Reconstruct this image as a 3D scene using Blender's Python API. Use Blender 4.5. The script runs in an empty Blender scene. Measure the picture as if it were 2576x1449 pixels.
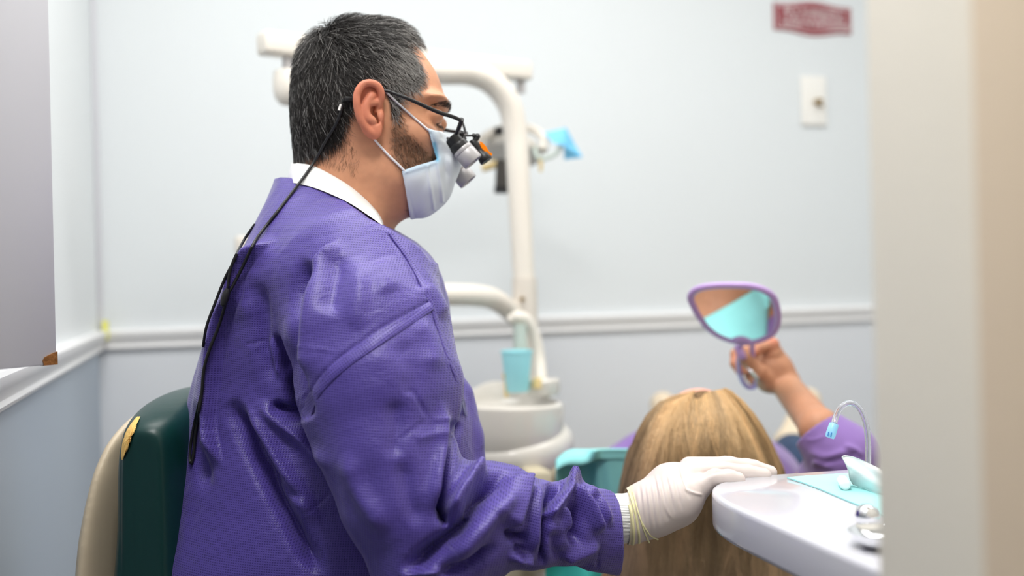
import bpy, bmesh, math, random
import numpy as np
from mathutils import Vector, Matrix
from mathutils.bvhtree import BVHTree
random.seed(7)
rng = np.random.default_rng(11)
SC = bpy.context.scene
COL = SC.collection
# ------------------------------------------------------------------ camera
FPX = 2504.0
YAW = math.radians(17.7); ROLL = math.atan(0.023)
CP = np.array([0.0, 0.0, 1.0])
Fw = np.array([math.sin(YAW), math.cos(YAW), 0.0])
R0 = np.array([math.cos(YAW), -math.sin(YAW), 0.0]); U0 = np.array([0, 0, 1.0])
Rr = math.cos(ROLL)*R0 - math.sin(ROLL)*U0
Ur = math.cos(ROLL)*U0 + math.sin(ROLL)*R0
cam = bpy.data.cameras.new('camera'); camo = bpy.data.objects.new('camera', cam); COL.objects.link(camo)
cam.sensor_width = 36.0; cam.lens = 36.0*FPX/2576.0; cam.clip_start = 0.02
camo.matrix_world = Matrix(((Rr[0], Ur[0], -Fw[0], CP[0]), (Rr[1], Ur[1], -Fw[1], CP[1]), (Rr[2], Ur[2], -Fw[2], CP[2]), (0, 0, 0, 1)))
cam.dof.use_dof = True; cam.dof.focus_distance = 1.13; cam.dof.aperture_fstop = 2.25
SC.camera = camo
# ------------------------------------------------------------------ light and exposure
SC.view_settings.view_transform = 'Standard'; SC.view_settings.look = 'None'
SC.view_settings.gamma = 1.0; SC.view_settings.use_curve_mapping = False
SC.view_settings.exposure = -0.42
W = bpy.data.worlds.new('world'); SC.world = W; W.use_nodes = True
W.node_tree.nodes['Background'].inputs[0].default_value = (0.93, 0.95, 1.0, 1)
W.node_tree.nodes['Background'].inputs[1].default_value = 0.14
CEIL = 2.55
def area(name, x, y, sx, sy, power, col=(1.0, 0.985, 0.96)):
    l = bpy.data.lights.new(name, 'AREA'); l.shape = 'RECTANGLE'; l.size = sx; l.size_y = sy; l.energy = power; l.color = col
    o = bpy.data.objects.new(name, l); COL.objects.link(o); o.location = (x, y, CEIL-0.03)
    return o
area('ceiling_panel_light', 0.25, 1.5, 1.2, 0.6, 24)
area('ceiling_panel_light', 1.1, 1.6, 1.2, 0.6, 16)
area('ceiling_panel_light', 0.0, 1.2, 0.5, 0.5, 3)
area('ceiling_panel_light', -0.02, 0.22, 0.4, 0.4, 31)
area('ceiling_panel_light', 1.9, 1.3, 0.6, 1.2, 12)

# ------------------------------------------------------------------ helpers
def L(px, py, d):      # camera-frame metres (right, depth, up) of a point seen at px,py at depth d
    return np.array([(px-1288.0)/FPX*d, d, -(py-724.5)/FPX*d])
def VW(a):             # camera frame -> world
    a = np.asarray(a, dtype=np.float64).reshape(-1, 3)
    return CP + a[:, :1]*Rr + a[:, 1:2]*Fw + a[:, 2:3]*Ur
def WV(a):
    a = np.asarray(a, dtype=np.float64).reshape(-1, 3) - CP
    return np.stack([a@Rr, a@Fw, a@Ur], 1)
def P(px, py, d): return VW(L(px, py, d))[0]
def LL(pts): return np.array([L(*p) for p in pts])
def on_z(px, py, z):   # where the line of sight meets a level surface
    v = VW(L(px, py, 1.0))[0]-CP
    return CP + v*((z-1.0)/v[2])

def node_mat(name, col, rough=0.5, metal=0.0, spec=0.5, trans=0.0, ior=1.45, alpha=1.0, sheen=0.0, sss=0.0, coat=0.0, noise=None, bump=None, attr=None, emit=None):
    m = bpy.data.materials.new(name); m.use_nodes = True; nt = m.node_tree; N = nt.nodes; K = nt.links
    b = N['Principled BSDF']
    b.inputs['Base Color'].default_value = (*col, 1); b.inputs['Roughness'].default_value = rough; b.inputs['Metallic'].default_value = metal
    b.inputs['Specular IOR Level'].default_value = spec; b.inputs['Transmission Weight'].default_value = trans; b.inputs['IOR'].default_value = ior
    b.inputs['Sheen Weight'].default_value = sheen; b.inputs['Alpha'].default_value = alpha; b.inputs['Coat Weight'].default_value = coat
    if sss: b.inputs['Subsurface Weight'].default_value = sss; b.inputs['Subsurface Radius'].default_value = (1.0, 0.35, 0.2); b.inputs['Subsurface Scale'].default_value = 0.006
    tc = N.new('ShaderNodeTexCoord')
    src = None
    if attr:
        a = N.new('ShaderNodeAttribute'); a.attribute_name = attr; src = a.outputs['Color']; K.new(src, b.inputs['Base Color'])
    if noise:            # (scale, amount)
        n = N.new('ShaderNodeTexNoise'); n.inputs['Scale'].default_value = noise[0]; n.inputs['Detail'].default_value = 4
        K.new(tc.outputs['Object'], n.inputs['Vector'])
        mx = N.new('ShaderNodeMix'); mx.data_type = 'RGBA'; mx.blend_type = 'MULTIPLY'; mx.inputs[0].default_value = 1.0
        mr = N.new('ShaderNodeMapRange'); mr.inputs[1].default_value = 0.3; mr.inputs[2].default_value = 0.7; mr.inputs[3].default_value = 1-noise[1]; mr.inputs[4].default_value = 1+noise[1]*0.5
        K.new(n.outputs['Fac'], mr.inputs[0]); K.new(mr.outputs[0], mx.inputs[7])
        if src: K.new(src, mx.inputs[6])
        else: mx.inputs[6].default_value = (*col, 1)
        K.new(mx.outputs[2], b.inputs['Base Color'])
    if bump:             # (scale, strength, distance)
        n = N.new('ShaderNodeTexNoise'); n.inputs['Scale'].default_value = bump[0]; n.inputs['Detail'].default_value = 5
        K.new(tc.outputs['Object'], n.inputs['Vector'])
        bp = N.new('ShaderNodeBump'); bp.inputs['Strength'].default_value = bump[1]; bp.inputs['Distance'].default_value = bump[2]
        K.new(n.outputs['Fac'], bp.inputs['Height']); K.new(bp.outputs[0], b.inputs['Normal'])
    if emit: b.inputs['Emission Color'].default_value = (*emit[:3], 1); b.inputs['Emission Strength'].default_value = emit[3]
    return m
def S(r, g, b):          # sRGB 0-255 -> linear
    return tuple(((c/255.0)/12.92 if c/255.0 <= 0.04045 else ((c/255.0+0.055)/1.055)**2.4) for c in (r, g, b))

def wloc(o):
    v = Vector((0, 0, 0))
    while o is not None: v += o.location; o = o.parent
    return np.array(v)
def tag(o, label=None, cat=None, group=None, kind=None):
    if label: o['label'] = label
    if cat: o['category'] = cat
    if group: o['group'] = group
    if kind: o['kind'] = kind
    return o
def thing(name, loc, label, cat, group=None):
    o = bpy.data.objects.new(name, None); COL.objects.link(o); o.location = tuple(loc); o.empty_display_size = 0.05
    return tag(o, label, cat, group)
def mesh(name, v, f, mat, parent=None, smooth=True, colors=None, uv=None, origin=None, sharp=None):
    """v: world coords Nx3; f: list or array of faces (quads array or lists)"""
    v = np.asarray(v, dtype=np.float64)
    if parent is not None: off = wloc(parent)
    else: off = np.array(origin) if origin is not None else np.array([v[:, 0].mean(), v[:, 1].mean(), v[:, 2].min()])
    loc = (0, 0, 0) if parent is not None else tuple(off)
    me = bpy.data.meshes.new(name)
    if isinstance(f, np.ndarray):
        nf, k = f.shape
        me.vertices.add(len(v)); me.vertices.foreach_set('co', (v-off).astype(np.float32).ravel())
        me.loops.add(nf*k); me.loops.foreach_set('vertex_index', f.astype(np.int32).ravel())
        me.polygons.add(nf); me.polygons.foreach_set('loop_start', np.arange(0, nf*k, k, dtype=np.int32)); me.polygons.foreach_set('loop_total', np.full(nf, k, dtype=np.int32))
    else:
        me.from_pydata((v-off).tolist(), [], [list(map(int, q)) for q in f])
    me.update(); me.validate()
    if smooth: me.polygons.foreach_set('use_smooth', np.ones(len(me.polygons), dtype=bool))
    if sharp is not None:
        me.set_sharp_from_angle(angle=math.radians(sharp))
    if colors is not None:
        a = me.color_attributes.new('Col', 'FLOAT_COLOR', 'POINT'); c = np.ones((len(v), 4), dtype=np.float32); c[:, :3] = colors; a.data.foreach_set('color', c.ravel())
    if uv is not None:
        l = me.uv_layers.new(name='UVMap'); vi = np.zeros(len(me.loops), dtype=np.int32); me.loops.foreach_get('vertex_index', vi); l.data.foreach_set('uv', uv[vi].astype(np.float32).ravel())
    for m in (mat if isinstance(mat, (list, tuple)) else [mat]): me.materials.append(m)
    o = bpy.data.objects.new(name, me); COL.objects.link(o)
    if parent is not None: o.parent = parent
    o.location = loc
    return o

class MB:                # collects shapes (world coordinates) into one mesh
    def __init__(s): s.v = []; s.f = []; s.n = 0
    def add(s, v, f):
        v = np.asarray(v, dtype=float).reshape(-1, 3); s.v.append(v); s.f += [[int(i)+s.n for i in q] for q in f]; s.n += len(v); return s
    def box(s, c, size, rot=None, bev=0.0, seg=2):
        bm = bmesh.new(); bmesh.ops.create_cube(bm, size=1.0)
        for q in bm.verts: q.co = Vector((q.co.x*size[0], q.co.y*size[1], q.co.z*size[2]))
        if bev > 0: bmesh.ops.bevel(bm, geom=bm.edges[:], offset=bev, segments=seg, profile=0.5, affect='EDGES')
        M3 = rot if rot is not None else np.eye(3)
        v = np.array([q.co[:] for q in bm.verts])@np.array(M3).T + np.array(c); bm.verts.index_update()
        f = [[q.index for q in p.verts] for p in bm.faces]; bm.free(); return s.add(v, f)
    def tube(s, pts, rad, n=12, cap=True, flat=1.0, closed=False):
        pts = np.asarray(pts, dtype=float); m = len(pts); rad = np.full(m, rad) if np.isscalar(rad) else np.asarray(rad, dtype=float)
        if closed: T = np.roll(pts, -1, 0)-np.roll(pts, 1, 0)
        else: T = np.gradient(pts, axis=0)
        T /= np.linalg.norm(T, axis=1)[:, None]+1e-12
        a = np.array([0, 0, 1.0]) if abs(T[0][2]) < 0.9 else np.array([1.0, 0, 0])
        nrm = np.cross(T[0], a); nrm /= np.linalg.norm(nrm); V = []
        for i in range(m):
            nrm = nrm-T[i]*nrm.dot(T[i]); nrm /= np.linalg.norm(nrm); bn = np.cross(T[i], nrm)
            for k in range(n):
                t = 2*math.pi*k/n; V.append(pts[i]+rad[i]*(math.cos(t)*nrm+flat*math.sin(t)*bn))
        f = []
        for i in range(m if closed else m-1):
            j = (i+1) % m
            for k in range(n): f.append([i*n+k, i*n+(k+1) % n, j*n+(k+1) % n, j*n+k])
        if cap and not closed: f.append(list(range(n))[::-1]); f.append([(m-1)*n+k for k in range(n)])
        return s.add(V, f)
    def lathe(s, prof, c, n=48, axis=(0, 0, 1), sx=1.0, sy=1.0):
        ax = np.array(axis, dtype=float); ax /= np.linalg.norm(ax); a = np.array([1.0, 0, 0]) if abs(ax[0]) < 0.9 else np.array([0, 1.0, 0])
        e1 = a-ax*a.dot(ax); e1 /= np.linalg.norm(e1); e2 = np.cross(ax, e1); V = []
        for (r, h) in prof:
            for k in range(n):
                t = 2*math.pi*k/n; V.append(np.array(c)+ax*h+r*(sx*math.cos(t)*e1+sy*math.sin(t)*e2))
        f = [[i*n+k, i*n+(k+1) % n, (i+1)*n+(k+1) % n, (i+1)*n+k] for i in range(len(prof)-1) for k in range(n)]
        if prof[0][0] > 1e-6: f.append(list(range(n))[::-1])
        if prof[-1][0] > 1e-6: f.append([(len(prof)-1)*n+k for k in range(n)])
        return s.add(V, f)
    def build(s, name, mat, parent=None, sharp=40, **k):
        return mesh(name, np.concatenate(s.v), s.f, mat, parent, sharp=sharp, **k)

def spline(pts, n=8, closed=False):      # Catmull-Rom
    p = np.asarray(pts, dtype=float); m = len(p); out = []
    g = (lambda i: p[i % m]) if closed else (lambda i: p[min(max(i, 0), m-1)])
    for i in range(m if closed else m-1):
        a, b, c, d = g(i-1), g(i), g(i+1), g(i+2)
        for k in range(n):
            t = k/n; out.append(0.5*((2*b)+(c-a)*t+(2*a-5*b+4*c-d)*t*t+(3*b-a-3*c+d)*t**3))
    if not closed: out.append(p[-1])
    return np.array(out)

# ---- implicit surfaces, meshed with surface nets -----------------------
class Field:
    def __init__(s, lo, hi, h):
        s.lo = np.array(lo, dtype=float); s.h = h
        s.n = np.maximum(2, np.ceil((np.array(hi)-s.lo)/h).astype(int)+1)
        s.F = np.full(tuple(s.n), 0.05, dtype=np.float32)
    def sub(s, lo, hi):
        a = np.clip(np.floor((np.array(lo)-s.lo)/s.h).astype(int), 0, s.n-1); b = np.clip(np.ceil((np.array(hi)-s.lo)/s.h).astype(int)+1, 1, s.n)
        sl = tuple(slice(a[i], max(b[i], a[i]+1)) for i in range(3))
        g = [(s.lo[i]+s.h*np.arange(sl[i].start, sl[i].stop)).astype(np.float32) for i in range(3)]
        return sl, g[0][:, None, None], g[1][None, :, None], g[2][None, None, :]
    def put(s, sl, d, k, op='u'):
        a = s.F[sl]
        if op == 'u':
            if k <= 0: s.F[sl] = np.minimum(a, d)
            else: h = np.maximum(k-np.abs(a-d), 0)/k; s.F[sl] = np.minimum(a, d)-h*h*k*0.25
        else:            # subtract
            d = -d
            if k <= 0: s.F[sl] = np.maximum(a, d)
            else: h = np.maximum(k-np.abs(a-d), 0)/k; s.F[sl] = np.maximum(a, d)+h*h*k*0.25
    def cone(s, a, b, ra, rb, k=0.01, op='u', sq=(1, 1, 1)):
        a = np.array(a, dtype=float); b = np.array(b, dtype=float); r = max(ra, rb)*max(1/q for q in sq)+k+0.01
        sl, X, Y, Z = s.sub(np.minimum(a, b)-r, np.maximum(a, b)+r)
        ab = b-a; l2 = max(float(ab@ab), 1e-9)
        px, py, pz = X-a[0], Y-a[1], Z-a[2]
        t = np.clip((px*ab[0]+py*ab[1]+pz*ab[2])/l2, 0, 1)
        d = np.sqrt(((px-t*ab[0])*sq[0])**2+((py-t*ab[1])*sq[1])**2+((pz-t*ab[2])*sq[2])**2)-(ra+(rb-ra)*t)
        s.put(sl, d.astype(np.float32), k, op)
    def chain(s, pts, rads, k=0.01, **kw):
        for i in range(len(pts)-1): s.cone(pts[i], pts[i+1], rads[i], rads[i+1], k, **kw)
    def ell(s, c, r, k=0.01, op='u', rot=None):
        c = np.array(c, dtype=float); r = np.array(r, dtype=float); m = max(r)+k+0.01
        sl, X, Y, Z = s.sub(c-m, c+m); x, y, z = X-c[0], Y-c[1], Z-c[2]
        if rot is not None:
            q = np.array(rot); x, y, z = (q[0][0]*x+q[0][1]*y+q[0][2]*z, q[1][0]*x+q[1][1]*y+q[1][2]*z, q[2][0]*x+q[2][1]*y+q[2][2]*z)
        e = np.sqrt((x/r[0])**2+(y/r[1])**2+(z/r[2])**2)
        s.put(sl, ((e-1)*min(r)).astype(np.float32), k, op)
    def mesh(s):
        F = s.F.copy(); big = 0.02
        for ax in range(3):
            idx = [slice(None)]*3; idx[ax] = 0; F[tuple(idx)] = np.maximum(F[tuple(idx)], 1e-4); idx[ax] = -1; F[tuple(idx)] = np.maximum(F[tuple(idx)], 1e-4)
        I = F < 0; n = np.array(F.shape)
        c = np.zeros(tuple(n-1), dtype=np.int8); 
        for dx in (0, 1):
            for dy in (0, 1):
                for dz in (0, 1): c += I[dx:n[0]-1+dx, dy:n[1]-1+dy, dz:n[2]-1+dz]
        act = np.argwhere((c > 0) & (c < 8)); cid = np.full(c.shape, -1, dtype=np.int32); cid[tuple(act.T)] = np.arange(len(act))
        cor = [(dx, dy, dz) for dx in (0, 1) for dy in (0, 1) for dz in (0, 1)]
        val = {q: F[act[:, 0]+q[0], act[:, 1]+q[1], act[:, 2]+q[2]] for q in cor}
        acc = np.zeros((len(act), 3)); cnt = np.zeros(len(act))
        for q in cor:
            for ax in range(3):
                if q[ax]: continue
                r = list(q); r[ax] = 1; r = tuple(r); a, b = val[q], val[r]; m = (a < 0) != (b < 0)
                t = np.where(m, a/np.where(m, a-b, 1), 0); p = np.array(q, dtype=float)[None].repeat(len(act), 0); p[:, ax] += t
                acc += p*m[:, None]; cnt += m
        v = s.lo+(act+acc/np.maximum(cnt, 1)[:, None])*s.h
        fs = []
        for ax in range(3):
            o1, o2 = [(1, 2), (2, 0), (0, 1)][ax]
            sl0 = [slice(None)]*3; sl1 = [slice(None)]*3; sl0[ax] = slice(0, n[ax]-1); sl1[ax] = slice(1, n[ax])
            A, B = I[tuple(sl0)], I[tuple(sl1)]; e = np.argwhere(A != B)
            e = e[(e[:, o1] > 0) & (e[:, o2] > 0) & (e[:, o1] < n[o1]-1) & (e[:, o2] < n[o2]-1)]
            ins = A[tuple(e.T)]
            def cc(d1, d2):
                q = e.copy(); q[:, o1] -= d1; q[:, o2] -= d2; return cid[tuple(q.T)]
            q = np.stack([cc(1, 1), cc(0, 1), cc(0, 0), cc(1, 0)], 1)
            q[~ins] = q[~ins][:, ::-1]; fs.append(q)
        f = np.concatenate(fs); f = f[(f >= 0).all(1)]
        return v, f

def poly_sdf(poly, X, Z):                # signed distance, negative outside -> returns inside distance (positive inside)
    p = np.asarray(poly, dtype=float); d = np.full(np.broadcast(X, Z).shape, 1e9); ins = np.zeros(d.shape, dtype=bool)
    for i in range(len(p)):
        a, b = p[i-1], p[i]; e = b-a; wx, wz = X-a[0], Z-a[1]
        t = np.clip((wx*e[0]+wz*e[1])/(e@e+1e-12), 0, 1); d = np.minimum(d, (wx-t*e[0])**2+(wz-t*e[1])**2)
        c = ((a[1] > Z) != (b[1] > Z)) & (X < (b[0]-a[0])*(Z-a[1])/(b[1]-a[1]+1e-12)+a[0]); ins ^= c
    d = np.sqrt(d); return np.where(ins, d, -d)
def blur2(a, n):
    for _ in range(n):
        for ax in (0, 1):
            p = np.pad(a, [(2, 2) if i == ax else (0, 0) for i in (0, 1)], mode='edge'); m = a.shape[ax]
            a = sum(np.take(p, np.arange(k, k+m), axis=ax) for k in range(5))/5
    return a
def inflate(s, pts, d, y0, R, Wd, k=0.0, op='u', nb=3, Wf=None, sm=True):
    """round a side outline (pixels at depth d) into a solid of half width Wd about depth y0"""
    poly = np.array([[L(p[0], p[1], d)[0], L(p[0], p[1], d)[2]] for p in pts])
    if sm: poly = spline(poly, 5, closed=True)
    wm = Wd if Wf is None else 0.12
    lo = (poly[:, 0].min()-0.015, y0-wm-0.012, poly[:, 1].min()-0.015); hi = (poly[:, 0].max()+0.015, y0+wm+0.012, poly[:, 1].max()+0.015)
    sl, X, Y, Z = s.sub(lo, hi)
    x2, z2 = X[:, 0, 0][:, None], Z[0, 0, :][None, :]
    sd = blur2(poly_sdf(poly, x2, z2), nb)
    t = np.minimum(sd/R, 1.0)[:, None, :]
    w = Wd if Wf is None else Wf(x2, z2)[:, None, :]
    f = ((Y-y0)/w)**2+(1-t)**2-1
    s.put(sl, (f*np.minimum(R, 0.07)*0.5).astype(np.float32), k, op)
def normals(v, f):
    a = v[f[:, 2]]-v[f[:, 0]]; b = v[f[:, 3]]-v[f[:, 1]]; fn = np.cross(a, b); n = np.zeros_like(v)
    for k in range(4):
        for c in range(3): n[:, c] += np.bincount(f[:, k], weights=fn[:, c], minlength=len(v))
    return n/(np.linalg.norm(n, axis=1)[:, None]+1e-12)
def relax(v, f, it=1, lam=0.5):
    for _ in range(it):
        acc = np.zeros_like(v); cnt = np.zeros(len(v))
        for i, j in ((0, 1), (1, 2), (2, 3), (3, 0)):
            for a, b in ((i, j), (j, i)):
                cnt += np.bincount(f[:, a], minlength=len(v))
                for c in range(3): acc[:, c] += np.bincount(f[:, a], weights=v[f[:, b], c], minlength=len(v))
        v = v+lam*(acc/np.maximum(cnt, 1)[:, None]-v)
    return v
def topx(v): return 1288+FPX*v[:, 0]/v[:, 1], 724.5-FPX*v[:, 2]/v[:, 1]
def seg_dist(x, y, pl):                  # distance to polyline, signed side, and param 0..1
    pl = np.asarray(pl, dtype=float); best = np.full(len(x), 1e9); side = np.zeros(len(x)); par = np.zeros(len(x))
    sl = np.r_[0, np.cumsum(np.linalg.norm(np.diff(pl, axis=0), axis=1))]; tot = sl[-1]
    for i in range(len(pl)-1):
        a, e = pl[i], pl[i+1]-pl[i]; l = np.linalg.norm(e); wx, wy = x-a[0], y-a[1]
        t = np.clip((wx*e[0]+wy*e[1])/(l*l), 0, 1); d = np.hypot(wx-t*e[0], wy-t*e[1]); sg = np.sign(wx*e[1]-wy*e[0]); m = d < best
        best = np.where(m, d, best); side = np.where(m, sg*d, side); par = np.where(m, (sl[i]+t*l)/tot, par)
    return best, side, par
def folds(v, n, lst, facing=None):
    """push a garment surface in or out along fold lines: (polyline in px, width px, amplitude m, kind, end taper)"""
    x, y = topx(v); to = v/np.linalg.norm(v, axis=1)[:, None]; fac = np.clip(-(n*to).sum(1)*1.6+0.3, 0, 1) if facing is None else facing
    disp = np.zeros(len(v))
    for it in lst:
        pl, w, amp, kind = it[:4]; tp = it[4] if len(it) > 4 else 0.25
        pl = spline(np.array(pl, dtype=float), 4) if len(pl) > 2 else np.array(pl, dtype=float)
        lo, hi = pl.min(0)-3.5*w, pl.max(0)+3.5*w; m = np.where((x > lo[0]) & (x < hi[0]) & (y > lo[1]) & (y < hi[1]))[0]
        if len(m) == 0: continue
        d, sd, t = seg_dist(x[m], y[m], pl)
        ta = np.clip(t/tp, 0, 1)*np.clip((1-t)/tp, 0, 1) if tp > 0 else 1.0
        ta = ta*ta*(3-2*ta) if tp > 0 else 1.0
        if kind == 'r': q = np.exp(-(d/w)**2)
        elif kind == 's':      # crisp step: raised on the right-hand side of the line, fading away over w
            q = np.where(sd > 0, 1.0, 0.0)*np.exp(-(d/w)**2)+np.where(sd <= 0, 1.0, 0.0)*np.exp(-(d/3.0)**2)
        elif kind == 'c': q = np.maximum(0, 1-d/w)   # sharp crease
        disp[m] += amp*q*ta
    return v+n*(disp*fac)[:, None]
# ------------------------------------------------------------------ materials
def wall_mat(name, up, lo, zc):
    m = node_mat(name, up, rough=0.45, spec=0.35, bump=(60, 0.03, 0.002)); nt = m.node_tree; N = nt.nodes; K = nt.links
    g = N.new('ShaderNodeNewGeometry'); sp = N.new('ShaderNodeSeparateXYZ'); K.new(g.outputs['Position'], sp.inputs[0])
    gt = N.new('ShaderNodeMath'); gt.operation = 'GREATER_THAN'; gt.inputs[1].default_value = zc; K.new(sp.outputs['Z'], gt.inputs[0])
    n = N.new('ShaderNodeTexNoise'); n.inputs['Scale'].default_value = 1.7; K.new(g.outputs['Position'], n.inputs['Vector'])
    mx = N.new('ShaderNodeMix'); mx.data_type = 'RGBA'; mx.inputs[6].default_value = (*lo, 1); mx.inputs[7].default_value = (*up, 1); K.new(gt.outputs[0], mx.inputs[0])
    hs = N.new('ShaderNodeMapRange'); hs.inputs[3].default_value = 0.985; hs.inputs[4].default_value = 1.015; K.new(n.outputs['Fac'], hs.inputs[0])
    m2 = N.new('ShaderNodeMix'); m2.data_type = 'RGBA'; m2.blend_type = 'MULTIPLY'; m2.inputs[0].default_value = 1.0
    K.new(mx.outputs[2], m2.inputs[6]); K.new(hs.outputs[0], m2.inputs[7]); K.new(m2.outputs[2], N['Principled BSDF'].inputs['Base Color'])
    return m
M = {}
M['wall'] = wall_mat('painted_wall', S(224, 229, 232), S(224, 228, 234), 0.885)
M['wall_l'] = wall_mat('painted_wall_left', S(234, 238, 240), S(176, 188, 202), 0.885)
M['trim'] = node_mat('white_trim_paint', S(240, 240, 241), rough=0.3)
M['ceil'] = node_mat('ceiling_white', S(240, 240, 238), rough=0.9, noise=(40, 0.04))
M['floor'] = node_mat('vinyl_floor', S(96, 92, 90), rough=0.4, noise=(8, 0.12))
M['jamb'] = node_mat('beige_wall_paint', S(238, 231, 217), rough=0.7, noise=(6, 0.02), bump=(80, 0.04, 0.001))
M['casing'] = node_mat('tan_casing_paint', S(226, 206, 180), rough=0.55)
M['lam'] = node_mat('white_laminate', S(214, 214, 220), rough=0.42, noise=(3, 0.012))
M['chip'] = node_mat('chipped_fibreboard', S(150, 98, 48), rough=0.9, noise=(90, 0.35), bump=(160, 0.7, 0.003))
M['cream'] = node_mat('cream_enamel', S(228, 221, 211), rough=0.32, coat=0.2)
M['post'] = node_mat('post_enamel', S(216, 208, 198), rough=0.4, coat=0.1)
M['porc'] = node_mat('porcelain_white', S(212, 207, 199), rough=0.2, coat=0.4)
M['cup'] = node_mat('aqua_plastic_cup', S(168, 234, 243), rough=0.35, sss=0.0)
M['film'] = node_mat('blue_barrier_film', S(120, 200, 240), rough=0.3, alpha=0.85)
M['black'] = node_mat('matt_black_plastic', S(26, 26, 28), rough=0.4)
M['blackg'] = node_mat('black_grip', S(62, 58, 54), rough=0.55)
M['chrome'] = node_mat('polished_chrome', (0.85, 0.86, 0.88), rough=0.08, metal=1.0)
M['brass'] = node_mat('aged_brass', S(150, 125, 80), rough=0.35, metal=0.7)
M['tan'] = node_mat('tan_plastic', S(220, 196, 140), rough=0.5)
M['tray'] = node_mat('glossy_white_tray', S(202, 202, 209), rough=0.12, coat=0.3)
M['teal'] = node_mat('aqua_paper', S(168, 232, 232), rough=0.85, noise=(14, 0.03), bump=(500, 0.25, 0.0006))
M['teal2'] = node_mat('aqua_paper_bib', S(150, 226, 226), rough=0.75, bump=(500, 0.3, 0.0006))
M['tissue'] = node_mat('white_tissue', S(240, 246, 246), rough=0.95, bump=(240, 0.35, 0.001))
M['cotton'] = node_mat('cotton_white', S(246, 248, 248), rough=1.0, bump=(400, 0.5, 0.0008))
M['clear'] = node_mat('clear_vinyl_tube', (0.93, 0.93, 0.97), rough=0.06, trans=0.92, ior=1.35)
M['tip'] = node_mat('pale_blue_tip', S(150, 208, 242), rough=0.3)
M['slot'] = node_mat('tip_slot_blue', S(70, 140, 205), rough=0.5)
M['lilac'] = node_mat('lilac_plastic', S(192, 160, 218), rough=0.3, coat=0.3)
M['mirror'] = node_mat('mirror_glass', (0.93, 0.94, 0.95), rough=0.015, metal=1.0)
M['red'] = node_mat('sign_red', S(138, 22, 44), rough=0.4)
M['signw'] = node_mat('sign_white', S(236, 226, 226), rough=0.4)
M['plate'] = node_mat('ivory_plate', S(243, 241, 236), rough=0.3)
M['yellow'] = node_mat('yellow_sticker', S(234, 232, 120), rough=0.6)
M['greenv'] = node_mat('dark_green_vinyl', S(10, 54, 52), rough=0.38, spec=0.5, bump=(220, 0.12, 0.0006))
M['creamv'] = node_mat('cream_vinyl_shell', S(208, 192, 166), rough=0.42, bump=(90, 0.05, 0.001))
M['foam'] = node_mat('torn_yellow_foam', S(250, 206, 122), rough=1.0, bump=(350, 0.4, 0.001))
M['pale'] = node_mat('pale_green_plastic', S(188, 200, 192), rough=0.4)
M['orange'] = node_mat('orange_filter', S(255, 138, 0), rough=0.25)
M['silver'] = node_mat('matt_silver', S(178, 175, 176), rough=0.4, metal=0.2)
M['navy'] = node_mat('navy_denim', S(52, 70, 98), rough=0.9, noise=(60, 0.3), bump=(300, 0.3, 0.001))
M['purpleshirt'] = node_mat('purple_knit', S(134, 104, 170), rough=0.85, sheen=0.3, bump=(300, 0.25, 0.001))
M['beigeboot'] = node_mat('beige_knit', S(232, 214, 188), rough=0.85, noise=(50, 0.06), bump=(90, 0.5, 0.003))
M['chairbeige'] = node_mat('beige_chair_vinyl', S(196, 186, 160), rough=0.5)

# ------------------------------------------------------------------ the room
D = 2.8; XL = -0.24; XR = 2.6; YF = 0.36; JX = 0.369
def slab(name, lo, hi, mat, kind='structure', bev=0.0, parent=None):
    lo = np.array(lo); hi = np.array(hi); o = MB().box((lo+hi)/2, hi-lo, bev=bev).build(name, mat, parent, sharp=30)
    if kind: o['kind'] = kind
    return o
slab('floor', (XL-0.1, -1.0, -0.1), (XR+0.1, D+0.1, 0), M['floor'])
slab('ceiling', (XL-0.1, -1.0, CEIL), (XR+0.1, D+0.1, CEIL+0.1), M['ceil'])
slab('wall_back', (XL-0.1, D, 0), (XR+0.1, D+0.1, CEIL), M['wall'])
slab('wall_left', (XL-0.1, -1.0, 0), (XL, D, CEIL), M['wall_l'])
slab('wall_right', (XR, YF, 0), (XR+0.1, D, CEIL), M['wall'])
slab('wall_front', (JX+0.012, YF+0.005, 0), (XR, 0.468, CEIL), M['jamb'])
dj = slab('door_1', (JX, YF-0.004, 0), (JX+0.014, 0.481, 2.1), M['jamb'], bev=0.0035)
cs = slab('door_casing', (JX-0.008, YF-0.02, 0), (JX+0.075, YF+0.034, 2.12), M['casing'], kind=None, bev=0.006)
cs.parent = dj; cs.location = tuple(np.array(cs.location)-np.array(dj.location))
# chair rails: a moulded strip lofted along the wall
def rail(name, a, b, out, z0=0.862, z1=0.915):
    prof = [(0.0, z0), (0.012, z0+0.001), (0.015, z0+0.007), (0.011, z0+0.013), (0.013, z0+0.02), (0.02, z0+0.03), (0.024, z0+0.038), (0.024, z1-0.006), (0.02, z1-0.001), (0.0, z1)]
    v = []
    for p in (a, b):
        for (o, z) in prof: v.append([p[0]+out[0]*o, p[1]+out[1]*o, z])
    n = len(prof); f = [[i, i+1, n+i+1, n+i] for i in range(n-1)]+[list(range(n))[::-1], [n+i for i in range(n)]]
    o = mesh(name, v, f, M['trim'], sharp=35); o['kind'] = 'structure'; return o
rail('trim_1', (XL, D), (XR, D), (0, -1)); rail('trim_2', (XL, -0.9), (XL, D), (1, 0))
slab('trim_3', (XL, D-0.02, 0.915), (XL+0.012, D, CEIL), M['lam'], bev=0.003)
slab('baseboard_back', (XL, D-0.015, 0), (XR, D, 0.1), M['trim'], bev=0.004)
slab('baseboard_left', (XL, YF, 0), (XL+0.015, D-0.016, 0.1), M['trim'], bev=0.004)

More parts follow.
